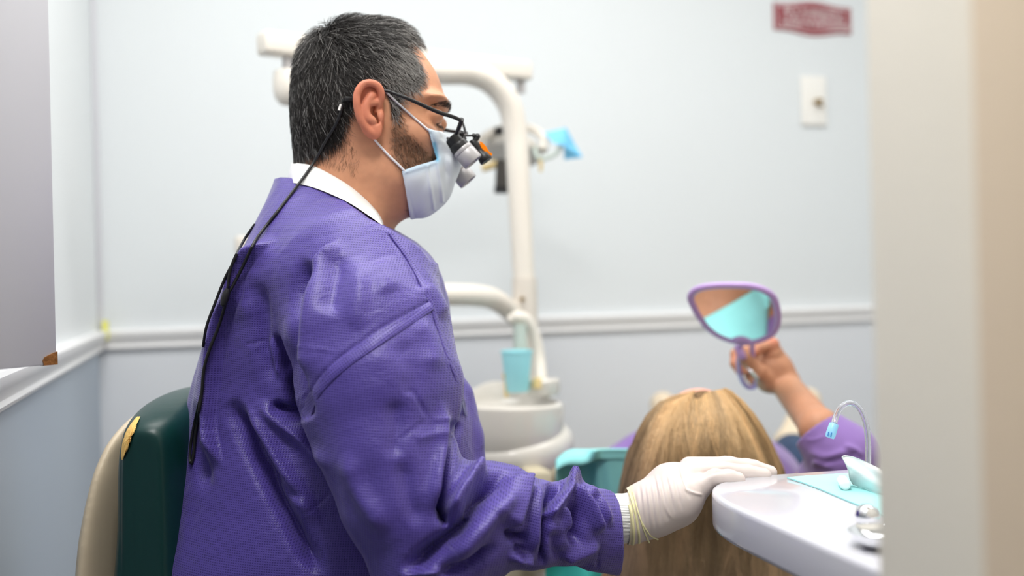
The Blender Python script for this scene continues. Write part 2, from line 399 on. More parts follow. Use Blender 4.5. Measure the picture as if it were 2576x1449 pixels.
# open cabinet door with its wall cabinet
cb = thing('wall_cabinet', (XL, 0.55, 0.93), 'white laminate wall cabinet with its open door chipped at the lower corner', 'cabinet')
A = P(0, 930, 1.0)[:2]; B = P(143, 915, 1.062)[:2]; dr = (B-A)/np.linalg.norm(B-A); nr = np.array([dr[1], -dr[0]])
H = B-dr*((B[0]-XL-0.012)/dr[0]); zb = P(143, 916, 1.062)[2]
def doorbox(a, b, z0, z1, t, mb, bev=0.0012):
    c = (a+b)/2-nr*t/2*-1; l = np.linalg.norm(b-a); rot = np.array([[dr[0], nr[0], 0], [dr[1], nr[1], 0], [0, 0, 1]])
    c = (a+b)/2-nr*(t/2); return mb.box((c[0], c[1], (z0+z1)/2), (l, t, z1-z0), rot, bev=bev)
doorbox(H, B, zb, zb+0.9, 0.018, MB()).build('door', M['lam'], cb, sharp=30)
# broken-away corner showing the board inside
zt = P(143, 884, 1.062)[2]; cl = 0.0182
ptsx = [(0, 0), (cl*0.93, 0), (cl*1.02, 0.005), (cl*0.9, 0.0088), (cl*0.55, 0.0112), (cl*0.2, 0.0132), (0, 0.0138)]
v = []; off = nr*0.0006
for k, o3 in enumerate((0.0009, -0.019)):
    for (s_, z_) in ptsx:
        q = B+dr*0.0005-dr*s_+nr*o3; v.append([q[0], q[1], zb-0.0004+z_])
n = len(ptsx); f = [list(range(n)), [n+i for i in range(n)][::-1]]+[[i, n+i, n+(i+1) % n, (i+1) % n] for i in range(n)]
tag(mesh('exposed_board', v, f, M['chip'], cb, smooth=False), 'broken corner showing brown board')
MB().box((XL+0.03, H[1]-0.27, zb+0.45), (0.05, 0.5, 0.9), bev=0.002).build('cabinet_box', M['lam'], cb, sharp=30)
for z_ in (zb+0.12, zb+0.75): MB().tube([(H[0]+0.004, H[1]-0.004, z_-0.02), (H[0]+0.004, H[1]-0.004, z_+0.02)], 0.005).build('hinge', M['chrome'], cb)

# sticker in the corner
q = P(237, 829, 2.6)
tag(slab('yellow_sticker', (XL+0.0125, D-0.042, 0.878+0.012), (XL+0.0265, D-0.0255, 0.94), M['yellow'], kind=None), 'small yellow strip of tape in the wall corner above the rail', 'sticker')

# wall plate with its jack
pc = VW(L(2044, 255, 1.0))[0]-CP; pc = CP+pc*(D/pc[1])
pl = thing('wall_plate', (pc[0], D, pc[2]-0.08), 'white wall plate with a small brass jack, below the red sign', 'wall plate')
MB().box((pc[0], D-0.006, pc[2]), (0.094, 0.012, 0.162), bev=0.005, seg=3).build('cover_plate', M['plate'], pl)
MB().lathe([(0.0, 0.03), (0.005, 0.03), (0.006, 0.022), (0.009, 0.02), (0.01, 0.0)], (pc[0]+0.006, D-0.012, pc[2]-0.004), n=20, axis=(0, -1, 0)).lathe([(0.0, 0.022), (0.004, 0.022), (0.005, 0.0)], (pc[0]+0.014, D-0.014, pc[2]-0.014), n=16, axis=(0, -1, -0.3)).build('brass_jack', M['brass'], pl)
for s_ in (1, -1): MB().lathe([(0.0, 0.0015), (0.003, 0.0012), (0.0034, 0)], (pc[0], D-0.012, pc[2]+s_*0.066), n=12, axis=(0, -1, 0)).build('screw', M['trim'], pl)

# red sign
sc_ = VW(L(2043, 48, 1.0))[0]-CP; sc_ = CP+sc_*(D/sc_[1])
sg = thing('wall_sign', (sc_[0], D, sc_[2]-0.05), 'dark red wall sign with curved edges, white border and three lines of lettering', 'sign')
def signshape(w, h, hm, y, th, mat, name, hole=None):
    top = [(-w+2*w*i/24, h+(hm-h)*0.5*(1+math.cos(math.pi*min(1, abs(-1+2*i/24)/0.8)))) for i in range(25)]
    out = top+[(x, -z) for (x, z) in top[::-1]]
    n = len(out); v = [(sc_[0]+x, y, sc_[2]+z) for x, z in out]+[(sc_[0]+x, y+th, sc_[2]+z) for x, z in out]
    f = [[i, i+1, n-2-i, n-1-i] for i in range(24)]+[[n+n-1-i, n+n-2-i, n+i+1, n+i] for i in range(24)]+[[i, n+i, n+(i+1) % n, (i+1) % n] for i in range(n)]
    return mesh(name, v, f, mat, sg, smooth=False)
signshape(0.146, 0.043, 0.056, D-0.006, 0.006, M['red'], 'sign_board')
signshape(0.140, 0.0375, 0.0505, D-0.0066, 0.0006, M['signw'], 'border')
signshape(0.136, 0.034, 0.047, D-0.0072, 0.0006, M['red'], 'sign_face')
mb = MB()
for r, (z_, w_, hgt) in enumerate(((0.0215, 0.112, 0.0165), (0.0, 0.115, 0.0165), (-0.0215, 0.124, 0.0165))):
    x_ = -w_; rr = random.Random(r)
    while x_ < w_:
        wl = rr.choice((0.006, 0.0075, 0.009))
        if rr.random() < 0.14: x_ += 0.006; continue
        k = rr.randrange(4); X0 = sc_[0]+x_; Y0 = D-0.0078; st = 0.0022
        mb.box((X0+st/2, Y0, sc_[2]+z_), (st, 0.0006, hgt))
        if k in (0, 1): mb.box((X0+wl/2, Y0, sc_[2]+z_+hgt/2-st/2), (wl, 0.0006, st))
        if k in (0, 2): mb.box((X0+wl/2, Y0, sc_[2]+z_), (wl, 0.0006, st))
        if k in (1, 2): mb.box((X0+wl/2, Y0, sc_[2]+z_-hgt/2+st/2), (wl, 0.0006, st))
        if k in (2, 3, 0): mb.box((X0+wl-st/2, Y0, sc_[2]+z_), (st, 0.0006, hgt))
        x_ += wl+0.0022
lt = mb.build('lettering', M['signw'], sg, sharp=20); lt['kind'] = 'stuff'; lt['label'] = 'three lines of small white letters'

# ------------------------------------------------------------------ dental unit behind
DU = 2.3
ep = thing('equipment_post', P(1330, 1300, DU)*np.array([1, 1, 0]), 'tall cream tubular equipment post bending over behind the man', 'post')
pts = spline([P(860, 158, 2.08), P(940, 165, 2.12), P(1020, 172, 2.18), P(1110, 180, 2.2), P(1180, 183, 2.24), P(1238, 208, 2.27), P(1280, 262, 2.29), P(1297, 335, 2.3), P(1303, 420, 2.3), P(1310, 560, 2.3), P(1319, 720, 2.3)], 6)
MB().tube(pts, np.interp(np.arange(len(pts)), [0, len(pts)*0.55, len(pts)-1], [0.029, 0.029, 0.0255]), n=24).build('bent_tube', M['cream'], ep)
b0 = P(1319, 700, 2.3); b1 = np.array([b0[0], b0[1], 0.0]); MB().tube([b0, b1+(0, 0, 0.02)], [0.029, 0.034], n=24).build('column', M['post'], ep)
MB().lathe([(0.16, 0), (0.16, 0.015), (0.05, 0.03), (0.045, 0.05)], (b0[0], b0[1], 0), n=40).build('base_plate', M['post'], ep)
pts = spline([P(800, 750, 2.0), P(930, 744, 2.05), P(1060, 742, 2.1), P(1130, 741, 2.13), P(1195, 743, 2.17), P(1240, 752, 2.22), P(1275, 775, 2.27), P(1305, 800, 2.3)], 6)
MB().tube(pts, 0.024, n=24).build('side_arm', M['cream'], ep)
MB().tube([P(1312, 752, 2.268), P(1315, 752, 2.262)], 0.005, n=12).build('screw', M['brass'], ep)

la = thing('light_arm', P(655, 145, 2.0), 'cream box arm running level behind the head', 'arm')
a0 = P(655, 108, 2.0); a1 = P(1326, 182, 2.42); dv = a1-a0; Ln = np.linalg.norm(dv); e = dv/Ln; e2 = np.cross((0, 0, 1), e); e2 /= np.linalg.norm(e2); e3 = np.cross(e, e2)
rot = np.array([e, e2, e3]).T
MB().box((a0+a1)/2, (Ln, 0.05, 0.046), rot, bev=0.008, seg=3).build('arm_cover', M['cream'], la)
for (t_, nm) in ((0.085, 'left'), (0.97, 'right')):
    c_ = a0+dv*t_; MB().tube([c_-(0, 0, 0.022), c_-(0, 0, 0.052)], 0.011, n=16).build('pivot_pin', M['silver'], la)
c_ = a0+dv*0.085-(0, 0, 0.05)
MB().lathe([(0.0, 0.0), (0.02, -0.0), (0.029, -0.004), (0.031, -0.02), (0.031, -0.04), (0.027, -0.058), (0.017, -0.07), (0.0, -0.074)][::-1], c_, n=32).build('pivot_cap', M['cream'], la)
c_ = a0+dv*0.62; MB().tube([c_, P(1090, 178, 2.225)], 0.02, n=20).build('mounting_stub', M['cream'], la)

# overhead dental lamp beyond the post
dl = thing('dental_lamp', P(1262, 490, 2.5), 'cream dental lamp with black grip and blue film beyond the post', 'lamp')
MB().tube(spline([P(1190, 372, 2.45), P(1222, 343, 2.47), P(1262, 324, 2.5), P(1300, 318, 2.52), P(1345, 328, 2.5), P(1368, 352, 2.48), P(1366, 378, 2.46)], 6), 0.0115, n=16).build('yoke', M['cream'], dl)
MB().tube([P(1246, 334, 2.48), P(1272, 327, 2.48)], 0.0135, n=16).build('yoke_joint', M['black'], dl)
sF = MB(); c_ = P(1290, 375, 2.52)
sF.lathe([(0.0, 0.03), (0.03, 0.028), (0.06, 0.018), (0.074, 0.0), (0.076, -0.012), (0.07, -0.02), (0.0, -0.02)], c_, n=40, axis=(0.2, 0.35, 0.9), sy=0.85).build('reflector_shell', M['porc'], dl)
MB().tube([P(1262, 402, 2.44), P(1261, 470, 2.44)], [0.0135, 0.0155], n=20).build('grip', M['blackg'], dl)
MB().tube([P(1261, 470, 2.44), P(1261, 486, 2.44)], [0.0175, 0.0175], n=20).build('grip_end', M['black'], dl)
MB().tube([P(1212, 424, 2.46), P(1235, 417, 2.46), P(1252, 411, 2.46)], 0.006, n=12, flat=1.6).build('tan_lever', M['tan'], dl)
MB().tube(spline([P(1345, 372, 2.46), P(1352, 396, 2.45), P(1372, 398, 2.45), P(1400, 385, 2.45), P(1412, 362, 2.45)], 6), 0.0055, n=12).build('side_handle', M['pale'], dl)
MB().tube([P(1358, 396, 2.45), P(1361, 415, 2.45), P(1360, 432, 2.45)], [0.006, 0.005, 0.004], n=12).build('toggle', M['tan'], dl)
c_ = [P(1368, 334, 2.46), P(1424, 321, 2.46), P(1446, 362, 2.47), P(1466, 396, 2.46), P(1420, 402, 2.45), P(1418, 366, 2.43), P(1392, 360, 2.44)]
bm_v = c_+[q+np.array([0, 0.0015, 0]) for q in c_]; n = 7
mesh('barrier_film', bm_v, [[0, 1, 2, 5, 6], [2, 3, 4, 5], [13, 12, 9, 8, 7], [12, 11, 10, 9]]+[[i, n+i, n+(i+1) % n, (i+1) % n] for i in range(n)], M['film'], dl, smooth=False)
# cream bracket showing behind the back
xb = thing('wall_bracket', P(600, 640, 2.5), 'pale cream bracket on the wall just showing behind the shoulder', 'bracket')
MB().box(P(622, 616, 2.5), (0.06, 0.05, 0.045), bev=0.008, seg=3).build('bracket_head', M['cream'], xb)
MB().tube([P(630, 616, 2.52), P(640, 612, 2.62)], 0.015, n=16).build('bracket_stub', M['cream'], xb)

# cuspidor
DC = 2.12
c0 = P(1278, 1015, DC); cu = thing('cuspidor', (c0[0], c0[1], c0[2]-0.2), 'round white spittoon basin with a raised back and stepped lower body', 'basin')
R1 = 0.118
MB().lathe([(0.0, -0.035), (0.05, -0.034), (0.085, -0.02), (0.098, -0.004), (0.104, 0.004), (0.111, 0.005), (R1, -0.001), (R1+0.001, -0.012), (R1, -0.05), (R1-0.002, -0.085), (R1-0.01, -0.10)], c0, n=64, axis=(0.03, 0, 1)).build('bowl', M['porc'], cu)
MB().lathe([(0.09, -0.055), (R1-0.002, -0.058), (R1+0.006, -0.062), (R1+0.012, -0.070), (R1+0.015, -0.085), (R1+0.014, -0.11), (R1+0.004, -0.132), (R1-0.02, -0.142), (0.0, -0.143)], c0+(0, 0, -0.004), n=64, axis=(-0.10, -0.10, 1)).build('lower_body', M['porc'], cu)
MB().lathe([(0.035, 0.0), (0.04, -0.1), (0.055, -0.2), (0.06, -0.3)], c0+(0.01, 0.05, -0.13), n=32).build('pedestal', M['chairbeige'], cu)
mb = MB(); bk = []
for i in range(25):
    t = math.radians(20+i*150/24); h = 0.026*math.exp(-((i-11)/5.0)**2)+0.010; bk.append((t, h))
v = []
for (t, h) in bk:
    for (r_, z_) in ((0.1, -0.01), (0.103, h), (0.110, h+0.003), (0.117, h-0.003), (0.1185, -0.02)): v.append(c0+np.array([math.cos(t)*r_, math.sin(t)*r_, z_]))
f = [[i*5+k, i*5+k+1, (i+1)*5+k+1, (i+1)*5+k] for i in range(24) for k in range(4)]+[[0, 1, 2, 3, 4], [124, 123, 122, 121, 120]]
mesh('splash_back', v, f, M['porc'], cu)
MB().lathe([(0.034, -0.012), (0.038, 0.0), (0.038, 0.018), (0.034, 0.022), (0.0, 0.022)], P(1365, 978, DC+0.02), n=32).build('cup_platform', M['porc'], cu)
MB().tube([P(1274, 1000, DC-0.02), P(1273, 955, DC-0.02)], 0.0045, n=14).lathe([(0.0, -0.008), (0.006, -0.006), (0.0085, 0), (0.006, 0.006), (0, 0.008)], P(1273, 946, DC-0.02), n=18).build('bowl_spigot', M['tan'], cu)
MB().tube(spline([P(1282, 806, DC+0.06), P(1300, 797, DC+0.06), P(1325, 806, DC+0.07), P(1345, 845, DC+0.08), P(1356, 900, DC+0.08), P(1362, 965, DC+0.06)], 6), [0.0105]*5+[0.0135]*26, n=18).build('cup_filler_spout', M['cream'], cu)
MB().tube([P(1308, 815, DC+0.05), P(1310, 880, DC+0.05)], [0.013, 0.016], n=18).build('filler_valve', M['pale'], cu)
MB().lathe([(0.0, 0.012), (0.009, 0.009), (0.012, 0), (0.012, -0.012)], P(1352, 962, DC-0.01), n=20).build('filler_button', M['tan'], cu)
cp = P(1302, 985, DC-0.02); cpt = thing('paper_cup', cp, 'aqua plastic cup standing on the spittoon rim', 'cup')
MB().lathe([(0.0, 0.001), (0.0225, 0.0), (0.024, 0.002), (0.0325, 0.082), (0.0342, 0.083), (0.0342, 0.087), (0.032, 0.087), (0.0235, 0.006), (0.0, 0.006)], cp, n=40).build('cup_body', M['cup'], cpt)

# ------------------------------------------------------------------ delivery tray
ZT = 0.77; TH = 0.042
edge = [(2300, 1472), (2200, 1428), (2090, 1382), (1990, 1338), (1900, 1299), (1840, 1272), (1810, 1255), (1796, 1243), (1790, 1232), (1794, 1222), (1812, 1212), (1850, 1203), (1900, 1196), (1960, 1191), (2140, 1179), (2230, 1173)]
o2 = [on_z(px, py, ZT)[:2] for px, py in edge]; o2 = list(spline(o2, 4))
o2 = o2+[o2[-1]+np.array([0.32, -0.02]), o2[-1]+np.array([0.30, -0.40]), o2[0]+np.array([0.30, -0.02])]
o2 = np.array(o2); area2 = 0.5*np.sum(o2[:, 0]*np.roll(o2[:, 1], -1)-o2[:, 1]*np.roll(o2[:, 0], -1))
if area2 < 0: o2 = o2[::-1]
nx = len(o2); tn = np.roll(o2, -1, 0)-np.roll(o2, 1, 0); tn /= np.linalg.norm(tn, axis=1)[:, None]; on = np.stack([tn[:, 1], -tn[:, 0]], 1)
tr = thing('tray_table', (o2[:, 0].mean(), o2[:, 1].mean(), ZT-TH), 'glossy white instrument tray table with a thick rounded edge', 'tray table')
v = []
for (ins, z_) in ((0.006, 0.0), (0.0025, -0.0008), (0.0006, -0.0025), (0.0, -0.006), (0.0, -TH+0.006), (0.0006, -TH+0.0025), (0.0025, -TH+0.0008), (0.006, -TH)):
    for i in range(nx): v.append([o2[i, 0]-on[i, 0]*ins, o2[i, 1]-on[i, 1]*ins, ZT+z_])
f = [[k*nx+i, (k+1)*nx+i, (k+1)*nx+(i+1) % nx, k*nx+(i+1) % nx] for k in range(7) for i in range(nx)]+[list(range(nx)), [7*nx+i for i in range(nx)][::-1]]
mesh('tray_top', v, f, M['tray'], tr, sharp=50)
cc = o2.mean(0); MB().tube([(cc[0]+0.1, cc[1], ZT-TH), (cc[0]+0.1, cc[1], 0.05)], 0.025, n=24).build('support_post', M['cream'], tr)
MB().lathe([(0.2, 0), (0.2, 0.02), (0.05, 0.05)], (cc[0]+0.1, cc[1], 0), n=32).build('support_base', M['cream'], tr)
# aqua paper sheet
sh = [on_z(px, py, ZT)[:2] for px, py in ((1980, 1204), (2045, 1199), (2110, 1195), (2180, 1191), (2260, 1188), (2300, 1250), (2290, 1340), (2200, 1290), (2130, 1262), (2060, 1232), (2020, 1217))]
n = len(sh); cen = np.mean(sh, 0); v = [[*cen, ZT+0.0016]]+[[*q, ZT+0.0018] for q in sh]+[[*(cen+(q-cen)*0.93), ZT+0.0013] for q in sh]+[[*q, ZT+0.0003] for q in sh]
f = [[0, n+1+i, n+1+(i+1) % n] for i in range(n)]+[[n+1+i, 1+i, 1+(i+1) % n, n+1+(i+1) % n] for i in range(n)]+[[1+i, 2*n+1+i, 2*n+1+(i+1) % n, 1+(i+1) % n] for i in range(n)]
# orientation: keep normals up
tag(mesh('tray_paper', v, f, M['teal'], smooth=False), 'pale aqua paper sheet lying on the white tray', 'paper')
# cotton roll
q0 = on_z(2127, 1224, ZT+0.006); q0[2] = ZT+0.0075; q1 = on_z(2142, 1206, ZT+0.006)+np.array([0.004, 0.03, 0]); q1[2] = ZT+0.0075
ax_ = (q1-q0)/np.linalg.norm(q1-q0)
MB().lathe([(0.0, -0.0005), (0.003, -0.0008), (0.0048, 0.0), (0.0058, 0.002), (0.006, 0.006), (0.006, 0.026), (0.0055, 0.029), (0.003, 0.031), (0, 0.031)], q0, n=28, axis=ax_).build('cotton_roll', M['cotton']).update_tag()
tag(bpy.data.objects['cotton_roll'], 'white cotton roll lying on the aqua paper beside the tissue', 'cotton roll')
# tissue: crumpled sheet standing up
NU, NV = 26, 18; tv = []
tl, trp, bl, br = L(2119, 1151, 1.085), L(2275, 1192, 1.06), L(2152, 1224, 1.10), L(2270, 1246, 1.04)
for j in range(NV):
    for i in range(NU):
        u, w = i/(NU-1), j/(NV-1); p = tl*(1-u)*(1-w)+trp*u*(1-w)+bl*(1-u)*w+br*u*w
        p = p+np.array([0, 1, 0])*(0.010*math.sin(7*u+2.2*w)+0.004*math.sin(11*u-7*w)+0.002*math.sin(23*u+9*w))+np.array([0, 0, 1])*(0.003*math.sin(6*u)*(1-w)-0.002*math.sin(9*u)*w)
        p[1] -= 0.02*math.sin(w*math.pi)*(0.4+0.6*u); tv.append(p)
tv = VW(tv); tv[:, 2] = np.maximum(tv[:, 2], ZT+0.0022)
fq = [[j*NU+i, j*NU+i+1, (j+1)*NU+i+1, (j+1)*NU+i] for j in range(NV-1) for i in range(NU-1)]; nn = len(tv)
vv = np.concatenate([tv, tv-Fw*0.0025*-1]); vv[nn:, 2] = np.maximum(vv[nn:, 2], ZT+0.0022)
rim = [i for i in range(NU)]+[j*NU+NU-1 for j in range(1, NV)]+[(NV-1)*NU+i for i in range(NU-2, -1, -1)]+[j*NU for j in range(NV-2, 0, -1)]
f = fq+[[q+nn for q in x[::-1]] for x in fq]+[[rim[i], rim[(i+1) % len(rim)], rim[(i+1) % len(rim)]+nn, rim[i]+nn] for i in range(len(rim))]
tag(mesh('tissue', vv, f, M['tissue']), 'crumpled white tissue standing on the tray by the cotton roll', 'tissue')
# saliva ejector
se = thing('saliva_ejector', on_z(2186, 1180, ZT), 'clear bent suction tube with a pale blue slotted tip', 'suction tube')
dE = 1.1
pts = spline([L(2098, 1068, dE-0.01), L(2103, 1048, dE), L(2115, 1026, dE), L(2135, 1014, dE), L(2156, 1021, dE), L(2172, 1045, dE), L(2181, 1082, dE), L(2184, 1125, dE), L(2184, 1170, dE), L(2188, 1228, dE)], 7); pts = VW(pts)
mo = MB(); mo.tube(pts, 0.0033, n=20, cap=False); n_o = len(mo.v[0]); mi = MB(); mi.tube(pts, 0.0023, n=20, cap=False)
vo, vi = mo.v[0], mi.v[0]; fi = [q[::-1] for q in mi.f]; m_ = len(pts)
fr = [[k, (k+1) % 20, n_o+(k+1) % 20, n_o+k] for k in range(20)]+[[(m_-1)*20+(k+1) % 20, (m_-1)*20+k, n_o+(m_-1)*20+k, n_o+(m_-1)*20+(k+1) % 20] for k in range(20)]
mesh('tube', np.concatenate([vo, vi]), mo.f+[[a+n_o for a in q] for q in fi]+fr, M['clear'], se)
MB().tube(pts, 0.0005, n=6).build('stiffening_wire', M['silver'], se)
t0 = VW(L(2098.5, 1066, dE-0.01))[0]; t1 = VW(L(2087, 1101, dE-0.012))[0]
MB().tube([t0, t0+(t1-t0)*0.04, t0+(t1-t0)*0.8, t1], [0.0046, 0.0051, 0.0054, 0.0047], n=28).build('tip', M['tip'], se)
for k, (x_, y_) in enumerate(((2083.5, 1092), (2091, 1094))):
    a_ = VW(L(x_+1.2, y_-6, dE-0.0174))[0]; b_ = VW(L(x_-1.2, y_+5, dE-0.0174))[0]; MB().tube([a_, b_], 0.0006, n=8).build('slot', M['slot'], se)
# chrome instrument ends at the tray edge
for k, (x_, y_, dd, r_, lab) in enumerate(((2172, 1308, 0.90, 0.0105, 'rounded polished metal instrument end on the tray nearer the aqua paper'), (2166, 1358, 0.84, 0.012, 'flat polished metal dish on the tray nearest its front edge'))):
    q = on_z(x_, y_+ (14 if k == 0 else 26), ZT)
    if k == 0: o = MB().lathe([(0.0, 0.019), (0.005, 0.0185), (0.0095, 0.015), (0.0115, 0.009), (0.0105, 0.004), (0.008, 0.0015), (0.009, 0.0)], q+np.array([0.004, 0, 0.0006]), n=40).build('polished_instrument', M['chrome'])
    else: o = MB().lathe([(0.0, 0.003), (0.014, 0.004), (0.024, 0.009), (0.0275, 0.0135), (0.0285, 0.0135), (0.026, 0.007), (0.015, 0.0), (0.0, 0.0)], q+np.array([0.022, 0, 0.0006]), n=48).build('metal_dish', M['chrome'])
    tag(o, lab, 'instrument' if k == 0 else 'dish')
# ================================================================== the dentist
YH = 1.28
def Wfun(x2, z2):
    px = 1288+FPX*x2/YH; py = 724.5-FPX*z2/YH
    t = np.clip((py-290)/150, 0, 1); t = t*t*(3-2*t)
    w = 0.0775-0.0165*t+0.030*np.clip((py-470)/110, 0, 1)**1.5
    return np.broadcast_to(w, np.broadcast(px, py).shape)
HEAD = [(900, 64), (960, 65), (1005, 78), (1034, 104), (1062, 132), (1086, 163), (1102, 192), (1112, 220), (1119, 245), (1129, 264), (1124, 280), (1112, 294), (1109, 312), (1113, 328),
        (1127, 352), (1143, 378), (1149, 396), (1139, 408), (1126, 414), (1133, 428), (1130, 442), (1120, 452), (1126, 470), (1120, 492), (1098, 514), (1060, 535), (1020, 550), (990, 575),
        (980, 640), (930, 720), (760, 720), (690, 600), (716, 500), (738, 440), (744, 400), (741, 350), (737, 290), (740, 220), (760, 155), (800, 100), (848, 72)]
def build_head(f):
    inflate(f, HEAD, YH, YH, 0.088, 0.077, nb=4, Wf=Wfun)
    for s in (-1, 1):
        yy = lambda o: YH+s*o
        f.ell(LL([(1052, 352, YH)])[0]*[1, 0, 1]+[0, yy(0.049), 0], (0.024, 0.016, 0.015), 0.02)        # cheek bone
        f.ell(LL([(1100, 261, YH)])[0]*[1, 0, 1]+[0, yy(0.036), 0], (0.014, 0.022, 0.006), 0.012)       # brow
        f.ell(LL([(1112, 298, YH)])[0]*[1, 0, 1]+[0, yy(0.034), 0], (0.012, 0.016, 0.010), 0.008, 's')   # eye socket
        f.ell(LL([(1096, 302, YH)])[0]*[1, 0, 1]+[0, yy(0.034), 0], (0.0125, 0.0135, 0.0105), 0.003)    # closed lid
        f.ell(LL([(1000, 440, YH)])[0]*[1, 0, 1]+[0, yy(0.050), 0], (0.032, 0.014, 0.020), 0.02)        # jaw corner
def hpx(v): d_ = YH-np.abs(v[:, 1]-YH); return 1288+FPX*v[:, 0]/d_, 724.5-FPX*v[:, 2]/d_      # side-on pixel coordinates of a head point
hf = Field(L(690, 610, YH)*[1, 0, 1]+[-0.01, YH-0.115, -0.05], L(1160, 50, YH)*[1, 0, 1]+[0.01, YH+0.115, 0.01], 0.0019)
build_head(hf)
hv, hfc = hf.mesh(); hv = relax(hv, hfc, 2)
def ear(side):
    o0 = YH-0.0735 if side < 0 else YH+0.0735
    E = lambda x, y, o: np.array([(932+(x-932)*0.93-1288)/FPX*YH*0.936, o0+side*o, -(276+(y-276)*0.92-724.5)/FPX*YH*0.936])
    f = Field(np.minimum(E(885, 360, -0.012), E(985, 190, 0.03)), np.maximum(E(985, 190, 0.03), E(885, 360, -0.012)), 0.0007)
    f.ell(E(928, 262, 0.0085), (0.0135, 0.0040, 0.030), 0.003); f.ell(E(945, 285, -0.002), (0.010, 0.011, 0.026), 0.004); f.ell(E(938, 250, -0.001), (0.010, 0.010, 0.02), 0.004)
    f.ell(E(934, 318, 0.0085), (0.0095, 0.0042, 0.013), 0.004); f.ell(E(944, 333, 0.0065), (0.0072, 0.0046, 0.0088), 0.004)
    f.ell(E(945, 288, 0.0095), (0.0075, 0.0085, 0.0125), 0.003, 's'); f.ell(E(937, 245, 0.0155), (0.0125, 0.0055, 0.0165), 0.003, 's')
    hx = [(945, 281, .003), (953, 264, .006), (962, 243, .0095), (960, 224, .0125), (950, 211, .0145), (933, 206, .016), (916, 211, .0175), (905, 225, .019), (899, 243, .0195), (899, 265, .0195), (903, 288, .018), (910, 309, .0155), (922, 327, .012), (936, 340, .009)]
    p = spline([E(*q) for q in hx], 4); f.chain(p, np.interp(np.arange(len(p)), [0, 10, 30, 52], [0.0022, 0.0034, 0.0037, 0.0042]), 0.0022)
    p = spline([E(*q) for q in [(938, 236, .010), (930, 250, .0118), (921, 268, .0135), (920, 286, .0135), (926, 300, .0125), (938, 307, .0105)]], 4); f.chain(p, [0.0036]*len(p), 0.004)
    p = spline([E(*q) for q in [(924, 262, .0125), (938, 258, .0105), (952, 254, .007)]], 4); f.chain(p, [0.0030]*len(p), 0.003)
    f.ell(E(957, 293, 0.006), (0.0045, 0.0045, 0.0062), 0.003); f.ell(E(939, 308, 0.0095), (0.004, 0.004, 0.004), 0.003)
    f.ell(E(948, 300, 0.002), (0.0028, 0.008, 0.0062), 0.0015, 's')
    return f.mesh()
ev, ef = ear(-1); ev2, ef2 = ear(1)

# ---- hand (right hand resting on the tray); g = extra thickness for the glove
def hand_prims(T, g, wr=True):
    """list of (a, b, ra, rb, k): palm, four fingers and the thumb, in px / depth, through T"""
    d = 1.165
    pr = []
    def ch(pts, r, k=0.006):
        q = [T(*p) for p in pts]
        for i in range(len(q)-1): pr.append((q[i], q[i+1], r[i]+g, r[i+1]+g, k))
    if wr: ch([(1520, 1312, d+.005), (1582, 1303, d+.005)], [.0265, .0265], 0.01)
    ch([(1582, 1303, d+.005), (1640, 1280, d+.002), (1688, 1265, d)], [.0265, .0290, .0290], 0.012)            # heel of the hand
    ch([(1600, 1290, d+.02), (1690, 1222, d+.035), (1735, 1196, d+.045)], [.026, .0240, .0150], 0.014)        # back of the hand
    ch([(1640, 1280, d+.004), (1712, 1258, d-.002), (1762, 1228, d-.003)], [.026, .0215, .0112], 0.012)        # little-finger side
    ch([(1690, 1225, d+.015), (1745, 1198, d+.018)], [.024, .0125], 0.012)
    ch([(1762, 1222, d-.003), (1798, 1202, d-.004), (1832, 1202, d-.004), (1856, 1206, d-.004)], [.0105, .0090, .0086, .0076], 0.004)     # little finger
    ch([(1742, 1195, d+.018), (1820, 1185, d+.02), (1880, 1190, d+.02), (1922, 1196, d+.02)], [.0125, .0094, .0086, .0076], 0.0035)         # ring finger
    ch([(1742, 1180, d+.037), (1835, 1171, d+.041), (1895, 1178, d+.042), (1937, 1189, d+.042)], [.0120, .0094, .0087, .0076], 0.0035)      # middle finger
    ch([(1735, 1176, d+.058), (1825, 1170, d+.064), (1880, 1174, d+.066), (1912, 1182, d+.066)], [.0120, .0092, .0084, .0074], 0.0035)      # index finger
    ch([(1655, 1255, d+.035), (1720, 1215, d+.066), (1775, 1193, d+.088), (1812, 1190, d+.094)], [.018, .0130, .0098, .0085], 0.006)        # thumb
    return pr
T0 = lambda x, y, d: L(x, y, d)
glove_p = hand_prims(T0, 0.0012)
# left hand, resting in the lap behind the body: the same hand mirrored and moved
cL = L(1582, 1303, 1.17); off = L(1100, 1520, 1.42)
def T1(x, y, d):
    q = L(x, y, d)-cL; return off+np.array([q[0]*0.8, -q[1], q[2]*0.35-0.2*q[0]])
glove_l = hand_prims(T1, 0.0012)

# ---- body under the clothes
bf = Field(L(560, 1640, 1.3)*[1, 0, 1]+[-0.02, 0.98, 0], L(1960, 470, 1.25)*[1, 0, 1]+[0.01, 1.62, 0.01], 0.0034)
for q in [((800, 560, 1.28), (760, 760, 1.3), .055, .085), ((800, 760, 1.3), (800, 1200, 1.3), .085, .09), ((800, 1200, 1.3), (780, 1520, 1.3), .09, .10)]:
    bf.cone(L(*q[0]), L(*q[1]), q[2], q[3], 0.04)
bf.cone(L(840, 640, 1.24), L(905, 740, 1.15), .05, .045, 0.04); bf.cone(L(840, 640, 1.32), L(905, 740, 1.45), .05, .045, 0.04)
bf.chain([L(905, 740, 1.15), L(960, 960, 1.08), L(1075, 1350, 1.06)], [.047, .045, .036], 0.03); bf.chain([L(1075, 1350, 1.06), L(1300, 1330, 1.1), L(1530, 1310, 1.168)], [.036, .030, .0225], 0.02)
